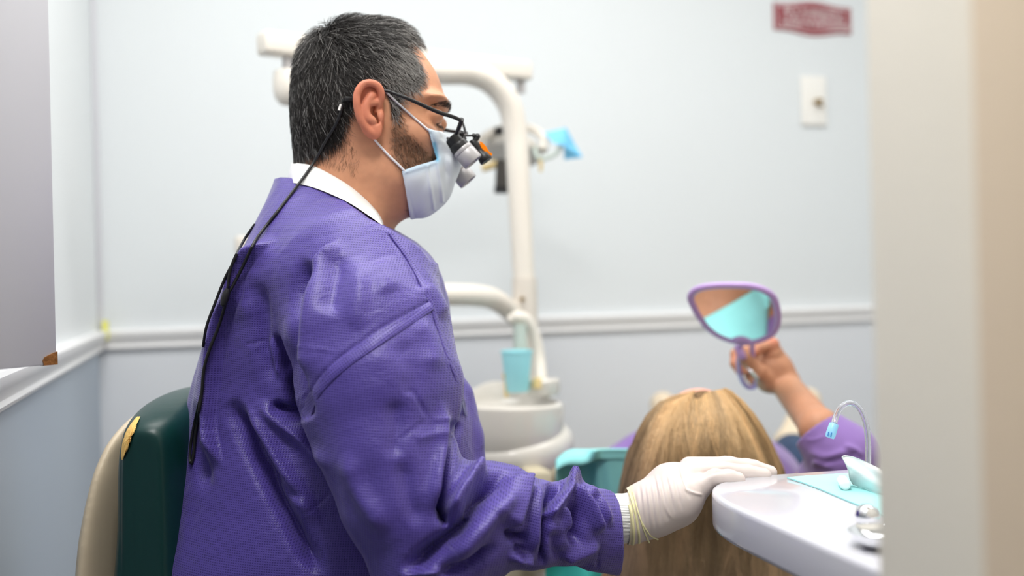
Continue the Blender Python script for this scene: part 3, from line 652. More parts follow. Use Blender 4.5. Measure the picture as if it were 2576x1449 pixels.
bf.chain([L(905, 740, 1.45), L(900, 960, 1.47), L(930, 1340, 1.47)], [.047, .045, .036], 0.03); bf.chain([L(930, 1340, 1.47), L(1010, 1440, 1.45), T1(1560, 1306, 1.17)], [.036, .034, .0235], 0.02)
for a, b, ra, rb, k in hand_prims(T0, -0.0030, False)+hand_prims(T1, -0.0030, False): bf.cone(a, b, max(ra, .004), max(rb, .004), k*0.5)
bv, bfc = bf.mesh()

# ---- colouring of the head
def smooth01(x, a, b): t = np.clip((x-a)/(b-a), 0, 1); return t*t*(3-2*t)
HAIR = [(1034, 96), (1012, 104), (1022, 122), (1045, 150), (1062, 178), (1062, 205), (1045, 228), (1018, 238), (1004, 262), (996, 300), (984, 305), (978, 260), (966, 226), (948, 204), (925, 200), (903, 215), (892, 240), (889, 275), (872, 315), (858, 352), (825, 378), (785, 392), (738, 408), (715, 300), (725, 180), (790, 70), (900, 40), (1000, 50)]
BEARD = [(1000, 262), (985, 300), (980, 345), (990, 400), (1010, 440), (1025, 480), (1030, 540), (1075, 535), (1125, 500), (1135, 420), (1120, 410), (1085, 392), (1060, 362), (1030, 340), (1010, 300)]
def hair_mask(v, poly):
    x, y = hpx(v); return poly_sdf([(a, b) for a, b in poly], x, y)
skin = np.array(S(204, 147, 114)); red = np.array(S(212, 118, 94)); scalp = np.array(S(34, 30, 28)); beardc = np.array(S(112, 80, 60))
nv = len(hv); hc = np.tile(skin, (nv, 1))
x, y = hpx(hv)
hm = smooth01(hair_mask(hv, HAIR), -3, 5)[:, None]; bmk = smooth01(hair_mask(hv, BEARD), -14, 16)[:, None]
nzm = rng.random(nv)[:, None]
hc = hc*(1-0.35*np.exp(-(((x-1128)/14)**2+((y-342)/22)**2)))[:, None]+red*(0.35*np.exp(-(((x-1128)/14)**2+((y-342)/22)**2)))[:, None]
hc = hc*(1-0.68*bmk)+beardc*0.68*bmk
fo = smooth01(y, 260, 150)[:, None]*(x[:, None] > 1000); hc = hc*(1+0.10*fo)
hc = hc*(1-hm)+scalp*hm
ec = np.tile(red*0.62+skin*0.38, (len(ev), 1)); ex, ey = hpx(ev); inner = np.exp(-(((ex-945)/12)**2+((ey-285)/26)**2))[:, None]; ec = ec*(1-0.6*inner)+skin*0.6*inner
ec2 = np.tile(red*0.6+skin*0.4, (len(ev2), 1))
M['skin'] = node_mat('skin', (0.6, 0.35, 0.24), rough=0.48, spec=0.35, sss=0.12, attr='Col', noise=(75, 0.10), bump=(420, 0.18, 0.0006))
man = thing('person', (*VW(L(740, 1520, 1.3))[0][:2], 0.0), 'seated man in a purple gown and face mask, gloved hand on the tray', 'person')
N1 = len(hv); allv = np.concatenate([hv, ev, ev2, bv]); allf = np.concatenate([hfc, ef+N1, ef2+N1+len(ev), bfc+N1+len(ev)+len(ev2)])
allc = np.concatenate([hc, ec, ec2, np.tile(skin, (len(bv), 1))])
mesh('body', VW(allv), allf, M['skin'], man, colors=allc)
hn = normals(hv, hfc)
def bvh_of(v, f): return BVHTree.FromPolygons([tuple(q) for q in v], [tuple(map(int, q)) for q in f], all_triangles=False)
HB = bvh_of(hv, hfc)
def hit(b, px, py, dflt=None):
    d = Vector(L(px, py, 1.0)); r = b.ray_cast(Vector((0, 0, 0)), d.normalized())
    return dflt if r[0] is None else r[0].y
def along(b, pts, lift, dflt):
    out = []; last = dflt
    for (x_, y_) in pts:
        h_ = hit(b, x_, y_, None); last = h_ if h_ is not None else last; out.append(L(x_, y_, last-lift))
    return np.array(out)

# ---- hair as real strands
def strands(P0, DIR, NRM, ln, seg, r0, r1, lift, curl, col, gravity=0.0):
    """short hairs: three-sided tapering strands"""
    n = len(P0); t = np.linspace(0, 1, seg+1); side = np.cross(NRM, DIR); side /= np.linalg.norm(side, axis=1)[:, None]+1e-9
    ph = rng.random(n)*6.28; cu = (rng.random(n)-0.5)*2*curl; V = np.zeros((n, seg+1, 3, 3)); last = None
    cen = np.stack([P0+ln[:, None]*(tt*DIR+(lift[:, None]*(tt-0.62*tt*tt))*NRM+(cu*tt*tt)[:, None]*side)+np.array([0, 0, -gravity])*tt*tt for tt in t], 1)
    tan = np.gradient(cen, axis=1); tan /= np.linalg.norm(tan, axis=2)[:, :, None]+1e-12
    a = np.cross(tan, NRM[:, None, :]); a /= np.linalg.norm(a, axis=2)[:, :, None]+1e-12; b = np.cross(tan, a)
    for j in range(seg+1):
        r = r0+(r1-r0)*t[j]
        for k in range(3):
            an = ph+k*2.0944; V[:, j, k] = cen[:, j]+r*(np.cos(an)[:, None]*a[:, j]+np.sin(an)[:, None]*b[:, j])
    base = (np.arange(n)*(seg+1)*3)[:, None, None, None]; jj = (np.arange(seg)*3)[None, :, None, None]; kk = np.arange(3)[None, None, :, None]
    q = np.concatenate([base+jj+kk, base+jj+(kk+1) % 3, base+jj+3+(kk+1) % 3, base+jj+3+kk], 3)
    return V.reshape(-1, 3), q.reshape(-1, 4), np.repeat(col, (seg+1)*3, axis=0)
M['hair'] = node_mat('dark_hair', (0.03, 0.03, 0.03), rough=0.34, spec=0.6, attr='Col')
def pick(mask_idx, n):
    i = rng.choice(mask_idx, n); j = hfc_nb[i]; t = rng.random(n)[:, None]; return i, hv[i]*(1-t)+hv[j]*t
hfc_nb = np.zeros(len(hv), dtype=int); hfc_nb[hfc[:, 0]] = hfc[:, 2]; hfc_nb[hfc[:, 1]] = hfc[:, 3]; hfc_nb[hfc[:, 2]] = hfc[:, 0]; hfc_nb[hfc[:, 3]] = hfc[:, 1]
def grow(poly, n, lnf, lift, curl, colf, flow, seg=4, r0=0.00026, edge=-1.0, soft=0):
    sd = hair_mask(hv, poly); idx = np.where(sd > edge)[0]
    near = idx[hv[idx, 1] < YH+0.01]; far = idx[hv[idx, 1] >= YH+0.01]
    i1, p1 = pick(near, int(n*0.8)); i2, p2 = pick(far, int(n*0.2)); i = np.r_[i1, i2]; p = np.concatenate([p1, p2])
    if soft: keep = rng.random(len(i)) < smooth01(sd[i], edge, soft); i, p = i[keep], p[keep]
    nn = hn[i]; X, Y = hpx(p); d = flow(X, Y, p, nn); d = d-nn*(d*nn).sum(1)[:, None]; d /= np.linalg.norm(d, axis=1)[:, None]+1e-9
    return strands(p, d, nn, lnf(X, Y)*(0.7+0.6*rng.random(len(i))), seg, r0, r0*0.35, lift(X, Y), curl, colf(X, Y, len(i)))
def flow_hair(X, Y, p, nn):
    cx, cy = 690, 40; gx, gy = X-cx, Y-cy; r = np.hypot(gx, gy)+1; fx, fz = gx/r, -gy/r
    back = smooth01(X, 900, 780); fz = fz-0.9*back-0.35; fx = fx*(1-0.7*back)
    tp = smooth01(Y, 130, 70); fz = fz+0.45*tp*(1-back); sw = np.sin(X*0.045+Y*0.03)*0.18+np.sin(X*0.11-Y*0.07)*0.12
    ra = rng.normal(0, 0.20, (len(X), 3)); return np.stack([fx+sw, np.full(len(X), 0.0), fz-sw], 1)+ra
def col_hair(X, Y, n):
    g = 0.10+0.60*smooth01(X, 900, 1020)*smooth01(Y, 85, 140)+0.22*smooth01(X, 860, 1000)*smooth01(Y, 200, 100)
    isg = rng.random(n) < g; d = np.array(S(34, 29, 26))[None]*(0.5+1.1*rng.random(n))[:, None]*(1+1.6*(smooth01(X, 920, 1030)*smooth01(Y, 100, 160)))[:, None]; gr = np.array(S(196, 192, 188))[None]*(0.45+0.6*rng.random(n))[:, None]
    return np.where(isg[:, None], gr, d)
v1, f1, c1 = grow(HAIR, 21000, lambda X, Y: 0.013+0.010*smooth01(Y, 200, 90)+0.003*smooth01(X, 900, 780), lambda X, Y: 0.34+0.45*smooth01(Y, 150, 70)+0.0*X, 0.42, col_hair, flow_hair, soft=6)
ho = mesh('hair', VW(v1), f1, M['hair'], man, colors=c1); ho['kind'] = 'stuff'; ho['label'] = 'short dark hair greying at the temple'
def col_b(X, Y, n):
    isg = rng.random(n) < 0.12; return np.where(isg[:, None], np.array(S(170, 150, 130))[None], np.array(S(112, 80, 58))[None]*(0.4+1.0*rng.random(n))[:, None])
def flow_b(X, Y, p, nn): return np.stack([0.35+np.sin(Y*.08)*.3, np.zeros(len(X)), -np.ones(len(X))], 1)+rng.normal(0, 0.38, (len(X), 3))
v1, f1, c1 = grow(BEARD, 9500, lambda X, Y: 0.0055+0*X, lambda X, Y: 0.28+0*X, 0.35, col_b, flow_b, seg=3, r0=0.00012, edge=-10, soft=14)
o = mesh('beard', VW(v1), f1, M['hair'], man, colors=c1); o['kind'] = 'stuff'; o['label'] = 'short brown beard'
NAPE = [(800, 380), (870, 330), (905, 400), (890, 440), (850, 425), (800, 410), (742, 425), (742, 392)]
v1, f1, c1 = grow(NAPE, 600, lambda X, Y: 0.006+0*X, lambda X, Y: 0.12+0*X, 0.3, col_b, lambda X, Y, p, nn: np.stack([-0.2+0*X, 0*X, -1+0*X], 1)+rng.normal(0, .3, (len(X), 3)), seg=3, r0=0.00013)
o = mesh('neck_hair', VW(v1), f1, M['hair'], man, colors=c1); o['kind'] = 'stuff'
BROW = [(1082, 264), (1098, 259), (1114, 256), (1130, 258), (1132, 272), (1116, 268), (1100, 266)]
v1, f1, c1 = grow(BROW, 330, lambda X, Y: 0.0050+0*X, lambda X, Y: 0.15+0*X, 0.2, lambda X, Y, n: np.tile(np.array(S(36, 28, 24)), (n, 1)), lambda X, Y, p, nn: np.stack([0.9+0*X, 0*X, -0.1+0*X], 1)+rng.normal(0, .25, (len(X), 3)), seg=3, r0=0.0002)
mesh('eyebrow', VW(v1), f1, M['hair'], man, colors=c1)['kind'] = 'stuff'
LASH = [(1094, 308), (1104, 312), (1114, 315), (1114, 319), (1102, 316), (1093, 311)]
v1, f1, c1 = grow(LASH, 60, lambda X, Y: 0.006+0*X, lambda X, Y: 0.9+0*X, 0.2, lambda X, Y, n: np.tile(np.array(S(20, 16, 14)), (n, 1)), lambda X, Y, p, nn: np.stack([1+0*X, 0*X, -0.5+0*X], 1)+rng.normal(0, .12, (len(X), 3)), seg=3, r0=0.00018)
mesh('eyelash', VW(v1), f1, M['hair'], man, colors=c1)['kind'] = 'stuff'

# ---- gown
SLC = [(452, 706, 760, .055), (470, 701, 800, .07), (500, 687, 880, .095), (540, 671, 950, .125), (600, 647, 1035, .160), (650, 627, 1090, .18), (700, 605, 1112, .19), (760, 575, 1130, .19), (850, 540, 1138, .18), (950, 508, 1160, .175),
       (1060, 474, 1194, .175), (1150, 450, 1203, .18), (1250, 428, 1203, .19), (1350, 410, 1195, .2), (1449, 395, 1190, .2), (1600, 380, 1180, .2), (1690, 410, 1170, .2)]
gf = Field([-0.475, 0.94, -0.525], [0.15, 1.63, 0.155], 0.0024)
sl, X, Y, Z = gf.sub(gf.lo, gf.lo+gf.n*gf.h)
s_ = np.array(SLC, dtype=float); zz = -(s_[:, 0]-724.5)/FPX*1.3; a_ = (s_[:, 1]-1288)/FPX*1.3; b_ = (s_[:, 2]-1288)/FPX*1.3
zq = Z[0, 0, :]; o_ = np.argsort(zz); A_ = np.interp(zq, zz[o_], a_[o_]); B_ = np.interp(zq, zz[o_], b_[o_]); H_ = np.interp(zq, zz[o_], s_[:, 3][o_])
def sm1(a): k = np.ones(9)/9; p = np.pad(a, 4, mode='edge'); return np.convolve(p, k, 'valid')
A_, B_, H_ = sm1(A_), sm1(B_), sm1(H_)
cx = ((A_+B_)/2)[None, None, :].astype(np.float32); rx = ((B_-A_)/2)[None, None, :].astype(np.float32); hd = H_[None, None, :].astype(np.float32)
e = (np.abs((X-cx)/rx)**2.2+np.abs((Y-1.3)/hd)**2.2)**(1/2.2)
gf.F[sl] = np.maximum((e-1)*np.minimum(rx, hd), np.float32(-0.6)-Z)
del e
# far sleeve, thighs
gf.chain([L(880, 640, 1.38), L(915, 730, 1.44)], [.06, .08], 0.05); gf.chain([L(915, 730, 1.44), L(920, 960, 1.48), L(940, 1340, 1.49)], [.078, .075, .06], 0.03); gf.chain([L(940, 1340, 1.49), L(1010, 1430, 1.46), L(1070, 1505, 1.43)], [.06, .052, .042], 0.02)
# near shoulder and upper sleeve
gf.chain([L(850, 590, 1.24), L(905, 690, 1.165)], [.055, .084], 0.05)
gf.chain([L(905, 700, 1.165), L(925, 840, 1.11), L(957, 980, 1.085), L(975, 1120, 1.06)], [.086, .088, .0875, .070], 0.02)
gf.chain([L(975, 1120, 1.06), L(1012, 1240, 1.05), L(1085, 1400, 1.05)], [.070, .066, .064], 0.012)
gf.chain([L(1085, 1400, 1.05), L(1150, 1330, 1.06), L(1235, 1300, 1.075)], [.062, .070, .0555], 0.012)
gf.chain([L(1235, 1300, 1.075), L(1330, 1320, 1.09), L(1430, 1315, 1.12)], [.0545, .0470, .0440], 0.012)
gf.chain([L(1430, 1315, 1.12), L(1500, 1330, 1.14), L(1560, 1345, 1.15)], [.0440, .0395, .0400], 0.012)
gf.cone(L(1436, 1260, 1.12), L(1449, 1196, 1.125), .018, .006, 0.012); gf.cone(L(1480, 1270, 1.13), L(1520, 1262, 1.14), .018, .013, 0.012); gf.cone(L(1500, 1390, 1.13), L(1550, 1415, 1.14), .018, .012, 0.016)
gf.cone(L(1290, 1215, 1.08), L(1312, 1222, 1.08), .014, .012, 0.012)
# the chest panel hanging beyond the sleeve
gf.chain([L(1150, 1000, 1.3), L(1180, 1100, 1.29), L(1185, 1200, 1.28)], [.02, .014, .02], 0.02)
# neckline and cuff cut
nl = np.array([(600, 430), (700, 452), (740, 455), (780, 462), (830, 481), (880, 506), (930, 540), (962, 566), (1000, 584), (1045, 610), (1085, 638), (1104, 665), (1200, 690)], dtype=float)
def neckz(x): return np.interp(x, (nl[:, 0]-1288)/FPX*1.27, -(nl[:, 1]-724.5)/FPX*1.27)
cut = (Z-neckz(X[:, 0, 0])[:, None, None].astype(np.float32)); gf.F[sl] = np.maximum(gf.F[sl], cut*0.9)
pc = L(1548, 1340, 1.15); pn = np.array([0.985, 0.12, 0.04]); cut = (X-pc[0])*pn[0]+(Y-pc[1])*pn[1]+(Z-pc[2])*pn[2]; gf.F[sl] = np.maximum(gf.F[sl], cut)
pd = pc; gf.cone(L(1500, 1335, 1.145), L(1600, 1350, 1.16), .030, .034, 0.004, 's')      # hollow the cuff
gv, gfc = gf.mesh(); del gf, cut, X, Y, Z
gn = normals(gv, gfc)
FOLD = [
 ([(786, 652), (752, 735), (740, 820), (736, 905), (745, 985), (775, 1062)], 20, -.026, 'r', .12),
 ([(862, 598), (812, 645), (768, 735), (752, 850), (752, 960)], 46, .009, 's', .15), ([(852, 625), (842, 700), (822, 800)], 30, -.006, 'r'), ([(900, 640), (905, 740), (890, 840)], 26, .003, 'r'), ([(950, 650), (985, 740)], 34, .003, 'r'),
 ([(700, 590), (640, 700), (610, 830)], 26, .004, 'r'),
 ([(700, 1300), (560, 1180), (540, 1080), (545, 980), (560, 880), (578, 800), (602, 755), (633, 677), (700, 600)][1:], 40, .016, 's', .12),
 ([(642, 690), (655, 780), (668, 880), (700, 980)], 22, -.007, 'r'), ([(690, 838), (704, 880), (716, 950)], 10, -.010, 'r'), ([(676, 842), (690, 900), (700, 960)], 9, .005, 'r'),
 ([(612, 866), (640, 861), (668, 854)], 4, -.0025, 'c'), ([(742, 873), (790, 876), (850, 886)], 4, .0018, 'c'), 
 ([(755, 1035), (785, 975), (835, 915), (895, 868), (960, 824), (1020, 790), (1084, 756)], 4.5, -.0026, 'c', .05),
 ([(965, 580), (1020, 652), (1062, 732), (1086, 800)], 3.5, -.0018, 'c', .1),
 ([(1128, 800), (1100, 745), (1062, 700)], 30, .006, 's'),  ([(1040, 800), (1085, 860), (1090, 940)], 26, .003, 'r'), ([(1000, 850), (1040, 930), (1020, 1000)], 34, -.003, 'r'),
 ([(575, 1000), (632, 1112), (688, 1226), (762, 1366), (812, 1450)], 24, -.017, 'r', .15), ([(600, 1000), (670, 1105), (730, 1220), (800, 1330)], 26, .009, 'r'), ([(662, 1142), (708, 1210), (770, 1270)], 14, -.008, 'r'),
 ([(678, 1022), (720, 1030), (768, 1052)], 13, -.014, 'r'), ([(640, 1000), (700, 1060), (760, 1110), (830, 1190)], 18, .007, 'r'), ([(520, 1000), (510, 1120), (520, 1250)], 22, -.005, 'r'), ([(760, 1300), (800, 1270), (840, 1230)], 4, -.002, 'c'),
 ([(1008, 994), (1040, 984), (1060, 1020), (1083, 1058)], 8, -.0026, 'c'), ([(1083, 1058), (1110, 1052), (1142, 1054)], 8, .0022, 'c'), ([(1000, 1110), (1055, 1070), (1083, 1058)], 8, -.0022, 'c'), ([(1040, 1106), (1080, 1095), (1120, 1085)], 14, .002, 'r'),
 ([(990, 1000), (1000, 1080), (985, 1160)], 26, -.004, 'r'), ([(870, 1130), (900, 1230), (980, 1350)], 28, .005, 'r'), ([(1010, 1150), (1030, 1250), (1060, 1330)], 26, -.004, 'r'),
 ([(1152, 1058), (1133, 1120), (1119, 1210), (1112, 1285), (1122, 1330)], 11, -.024, 'r', .1), ([(1115, 1000), (1108, 1120), (1095, 1220), (1092, 1300)], 18, .007, 'r'),
 ([(1222, 1168), (1172, 1226), (1132, 1300)], 20, .014, 'r', .2), ([(1286, 1186), (1214, 1236), (1160, 1322), (1085, 1385), (1010, 1449)], 22, -.020, 'r', .2), ([(1300, 1225), (1240, 1290), (1190, 1350), (1130, 1420)], 24, .010, 'r'), ([(1250, 1360), (1180, 1420), (1100, 1449)], 16, -.010, 'r'),
 ([(1282, 1332), (1302, 1295), (1319, 1250), (1327, 1200)], 46, .013, 's', .12),
 ([(1278, 1326), (1290, 1348), (1326, 1352)], 12, -.013, 'r', .15), ([(1274, 1404), (1310, 1398), (1345, 1402)], 11, .010, 'r'), ([(1290, 1375), (1320, 1385)], 10, -.006, 'r'),
 ([(1352, 1205), (1343, 1290), (1340, 1400)], 15, .008, 'r'), ([(1392, 1208), (1376, 1292), (1362, 1425)], 9, -.016, 'r', .1), ([(1413, 1208), (1396, 1246), (1378, 1290)], 12, -.014, 'r'),
 ([(1450, 1186), (1438, 1222), (1394, 1274), (1372, 1308)], 12, .015, 'r', .15), ([(1438, 1226), (1484, 1284), (1509, 1344)], 13, .011, 'r', .2), ([(1470, 1215), (1510, 1270), (1535, 1330)], 12, .006, 'r'), ([(1490, 1240), (1502, 1290), (1520, 1330)], 10, -.006, 'r'),
 ([(1436, 1256), (1450, 1310), (1446, 1380)], 17, -.015, 'r'), ([(1395, 1290), (1420, 1290), (1440, 1340)], 12, .006, 'r'), ([(1400, 1330), (1400, 1390), (1430, 1410)], 18, -.006, 'r'), ([(1511, 1368), (1506, 1400), (1499, 1436)], 4, -.003, 'c'), ([(1400, 1410), (1450, 1392), (1512, 1368)], 12, .006, 'r'),
 ([(1000, 1449), (1060, 1440), (1120, 1438)], 10, .006, 'r'),
]
FOLD = [(f_[0], f_[1]*(0.85 if f_[3] == 'r' else 1.0), f_[2]*(1.5 if f_[3] == 'r' else 1.0 if f_[3] == 'c' else 1.3), f_[3])+tuple(f_[4:]) for f_ in FOLD]
gv = folds(gv, gn, FOLD)
gv = relax(gv, gfc, 1, 0.4)
# two further sizes of soft crumple over the whole garment
def vnoise(v, s, seed):
    r = np.random.default_rng(seed); out = np.zeros(len(v))
    for _ in range(7):
        k = r.normal(0, 1, 3)*s; out += np.sin(v@k+r.random()*6.28)
    return out/7
gn = normals(gv, gfc); gv = gv+gn*(0.0022*vnoise(gv, 40, 3)+0.0006*vnoise(gv, 120, 4))[:, None]
# cloth coordinates: the weave turns with the sleeve
gx, gy = topx(gv); near = gv[:, 1] < 1.2
ang = np.zeros(len(gv))
a1, _, _ = seg_dist(gx, gy, [(905, 700), (957, 980), (1012, 1240), (1085, 1400)]); a2, _, _ = seg_dist(gx, gy, [(1160, 1330), (1235, 1300), (1560, 1345)])
up_ = near & (a1 < a2*1.0); fo_ = near & (a2 <= a1) & (gx > 1105)
ang[up_] = math.radians(-4); ang[fo_] = math.radians(78); dd = np.where(near, 1.1, 1.28)
uu, ww = gv[:, 0], gv[:, 2]; rot_u = uu*np.cos(ang)+ww*np.sin(ang); rot_w = -uu*np.sin(ang)+ww*np.cos(ang)
gown_uv = np.stack([rot_u, rot_w], 1)
m = node_mat('purple_gown_cloth', S(112, 94, 190), rough=0.42, spec=0.55, sheen=0.15); nt = m.node_tree; N = nt.nodes; K = nt.links; b = N['Principled BSDF']
uvn = N.new('ShaderNodeUVMap'); uvn.uv_map = 'UVMap'; sp = N.new('ShaderNodeSeparateXYZ'); K.new(uvn.outputs[0], sp.inputs[0])
def mth(op, a, bb=None, v=None):
    n = N.new('ShaderNodeMath'); n.operation = op; K.new(a, n.inputs[0])
    if bb is not None: K.new(bb, n.inputs[1])
    if v is not None: n.inputs[1].default_value = v
    return n.outputs[0]
kk = 2*math.pi/0.0056
cu_ = mth('COSINE', mth('MULTIPLY', sp.outputs[0], v=kk)); cv_ = mth('COSINE', mth('MULTIPLY', sp.outputs[1], v=kk*1.05)); pr_ = mth('ABSOLUTE', mth('MULTIPLY', cu_, cv_)); 
mr = N.new('ShaderNodeMapRange'); mr.interpolation_type = 'SMOOTHSTEP'; mr.inputs[1].default_value = 0.35; mr.inputs[2].default_value = 0.95; K.new(pr_, mr.inputs[0])
mx = N.new('ShaderNodeMix'); mx.data_type = 'RGBA'; mx.inputs[6].default_value = (*S(85, 70, 156), 1); mx.inputs[7].default_value = (*S(60, 45, 122), 1); K.new(mr.outputs[0], mx.inputs[0]); K.new(mx.outputs[2], b.inputs['Base Color'])
tc = N.new('ShaderNodeTexCoord'); nz = N.new('ShaderNodeTexNoise'); nz.inputs['Scale'].default_value = 38; nz.inputs['Detail'].default_value = 3; nz.inputs['Distortion'].default_value = 0.6; K.new(tc.outputs['Object'], nz.inputs['Vector'])
bp0 = N.new('ShaderNodeBump'); bp0.inputs['Strength'].default_value = 0.5; bp0.inputs['Distance'].default_value = 0.004; K.new(nz.outputs['Fac'], bp0.inputs['Height'])
bp = N.new('ShaderNodeBump'); bp.invert = True; bp.inputs['Strength'].default_value = 0.42; bp.inputs['Distance'].default_value = 0.0006; K.new(mr.outputs[0], bp.inputs['Height']); K.new(bp0.outputs[0], bp.inputs['Normal']); K.new(bp.outputs[0], b.inputs['Normal'])
M['gown'] = m
gown = mesh('gown', VW(gv), gfc, M['gown'], man, uv=gown_uv)
GB = bvh_of(gv, gfc)
M['knit'] = node_mat('white_knit', S(238, 238, 236), rough=0.85, bump=(260, 0.15, 0.0008))
# collar band between gown and neck
def strip(name, A_l, B_l, n_, lifts, mat=None):
    a_ = spline(np.array(A_l, dtype=float), n_); b_ = spline(np.array(B_l, dtype=float), n_); rows_ = []
    for k, (t, lf) in enumerate(lifts):
        r_ = a_*(1-t)+b_*t; dd_ = []; ls = None
        for x_, y_ in r_:
            h_ = hit(GB, x_, y_, None); ls = h_ if h_ is not None else ls; dd_.append(ls)
        f0 = next(q_ for q_ in dd_ if q_ is not None); dd_ = np.array([f0 if q_ is None else q_ for q_ in dd_])
        for _ in range(4): dd_[1:-1] = np.minimum((dd_[:-2]+dd_[1:-1]+dd_[2:])/3, dd_[1:-1]+0.0004)
        rows_.append(np.array([L(x_, y_, d_-lf) for (x_, y_), d_ in zip(r_, dd_)]))
    v = np.concatenate(rows_); m2_ = len(rows_[0]); f = np.array([[j*m2_+i, j*m2_+i+1, (j+1)*m2_+i+1, (j+1)*m2_+i] for j in range(len(rows_)-1) for i in range(m2_-1)])
    uv_ = np.stack([v[:, 0]*0.8+v[:, 2]*0.6, -v[:, 0]*0.6+v[:, 2]*0.8], 1)
    return mesh(name, VW(v), f, M['gown'], gown, uv=uv_)
strip('seam_band', [(757, 1034), (785, 975), (835, 915), (895, 868), (960, 824), (1020, 790), (1085, 756)], [(776, 1064), (800, 1002), (845, 950), (905, 902), (965, 863), (1030, 819), (1093, 777)], 8, [(0, -.0012), (0.02, .0004), (.5, .0008), (.96, .0015), (1.0, .0011), (1.0, -.0012)])
strip('seam_band', [(1176, 1046), (1160, 968), (1130, 885), (1102, 800), (1078, 730), (1040, 655), (985, 582)], [(1168, 1046), (1148, 968), (1118, 885), (1090, 800), (1064, 732), (1028, 662), (978, 590)], 8, [(0, -.001), (0.0, .0010), (.1, .0014), (.6, .0010), (1.0, .0004), (1.0, -.001)])
lo_ = spline([(722, 456), (745, 457), (790, 468), (835, 486), (880, 508), (925, 538), (952, 558), (968, 572)], 5); up2 = spline([(734, 409), (756, 411), (790, 418), (835, 440), (880, 468), (918, 500), (948, 532), (969, 562)], 5)
m_ = len(lo_); ring_lo, ring_up = [], []
for i in range(m_):
    t = i/(m_-1); w = math.sin(math.pi*min(max(t, 0.0), 1.0))**0.55
    hu = hit(HB, up2[i][0], up2[i][1]+2, None); du = YH-0.062*w if hu is None else hu-0.004
    if t < 0.08 or t > 0.94: du = YH-0.062*w
    hg = hit(GB, lo_[i][0], lo_[i][1]+7, None); dl_ = YH-0.08*w if (hg is None or t < 0.06 or t > 0.94) else hg+0.0005
    ring_lo.append((lo_[i][0], lo_[i][1], dl_)); ring_up.append((up2[i][0], up2[i][1], du))
def ksm(r): 
    r = np.array(r, dtype=float); 
    for _ in range(3): r[1:-1, 2] = (r[:-2, 2]+r[1:-1, 2]+r[2:, 2])/3
    return r
ring_lo, ring_up = ksm(ring_lo), ksm(ring_up)
def fullring(r, grow_=0.0):
    n_ = [L(p[0], p[1], p[2])-np.array([0, grow_, 0]) for p in r]; f_ = [np.array([L(p[0], p[1], YH)[0], 2*YH-p[2]+grow_, L(p[0], p[1], YH)[2]]) for p in r[::-1][1:-1]]
    return np.array(n_+f_)
rows = [fullring(ring_lo*(1-t)+ring_up*t, 0.0025*math.sin(math.pi*t)) for t in np.linspace(-0.08, 1, 9)]+[fullring(ring_up, -0.003)]
nr_ = len(rows[0]); v = np.concatenate(rows); f = np.array([[j*nr_+i, j*nr_+(i+1) % nr_, (j+1)*nr_+(i+1) % nr_, (j+1)*nr_+i] for j in range(len(rows)-1) for i in range(nr_)])
tag(mesh('collar', VW(v), f, M['knit'], gown), 'white knit collar'); COB = bvh_of(v, f)
# knit wrist cuffs
m = node_mat('ribbed_white_cuff', S(236, 237, 234), rough=0.85); nt = m.node_tree; N = nt.nodes; K = nt.links; tc = N.new('ShaderNodeTexCoord'); wv = N.new('ShaderNodeTexWave'); wv.inputs['Scale'].default_value = 190; wv.bands_direction = 'Z'
K.new(tc.outputs['Object'], wv.inputs['Vector']); bp = N.new('ShaderNodeBump'); bp.inputs['Strength'].default_value = 0.6; bp.inputs['Distance'].default_value = 0.0008; K.new(wv.outputs['Fac'], bp.inputs['Height']); K.new(bp.outputs[0], N['Principled BSDF'].inputs['Normal']); M['rib'] = m
cpts = VW(spline([L(1500, 1312, 1.168), L(1540, 1306, 1.17), L(1575, 1303, 1.17), L(1600, 1296, 1.17)], 4))
tag(MB().tube(cpts, np.interp(np.arange(13), [0, 6, 12], [.0300, .0305, .0290]), n=40, flat=0.95).build('cuff', M['rib'], gown), 'ribbed white wrist cuff')
cpts = VW([T1(1500, 1312, 1.17), T1(1545, 1308, 1.17), T1(1590, 1300, 1.17)]); tag(MB().tube(cpts, .0300, n=32).build('cuff', M['rib'], gown), 'ribbed white wrist cuff')

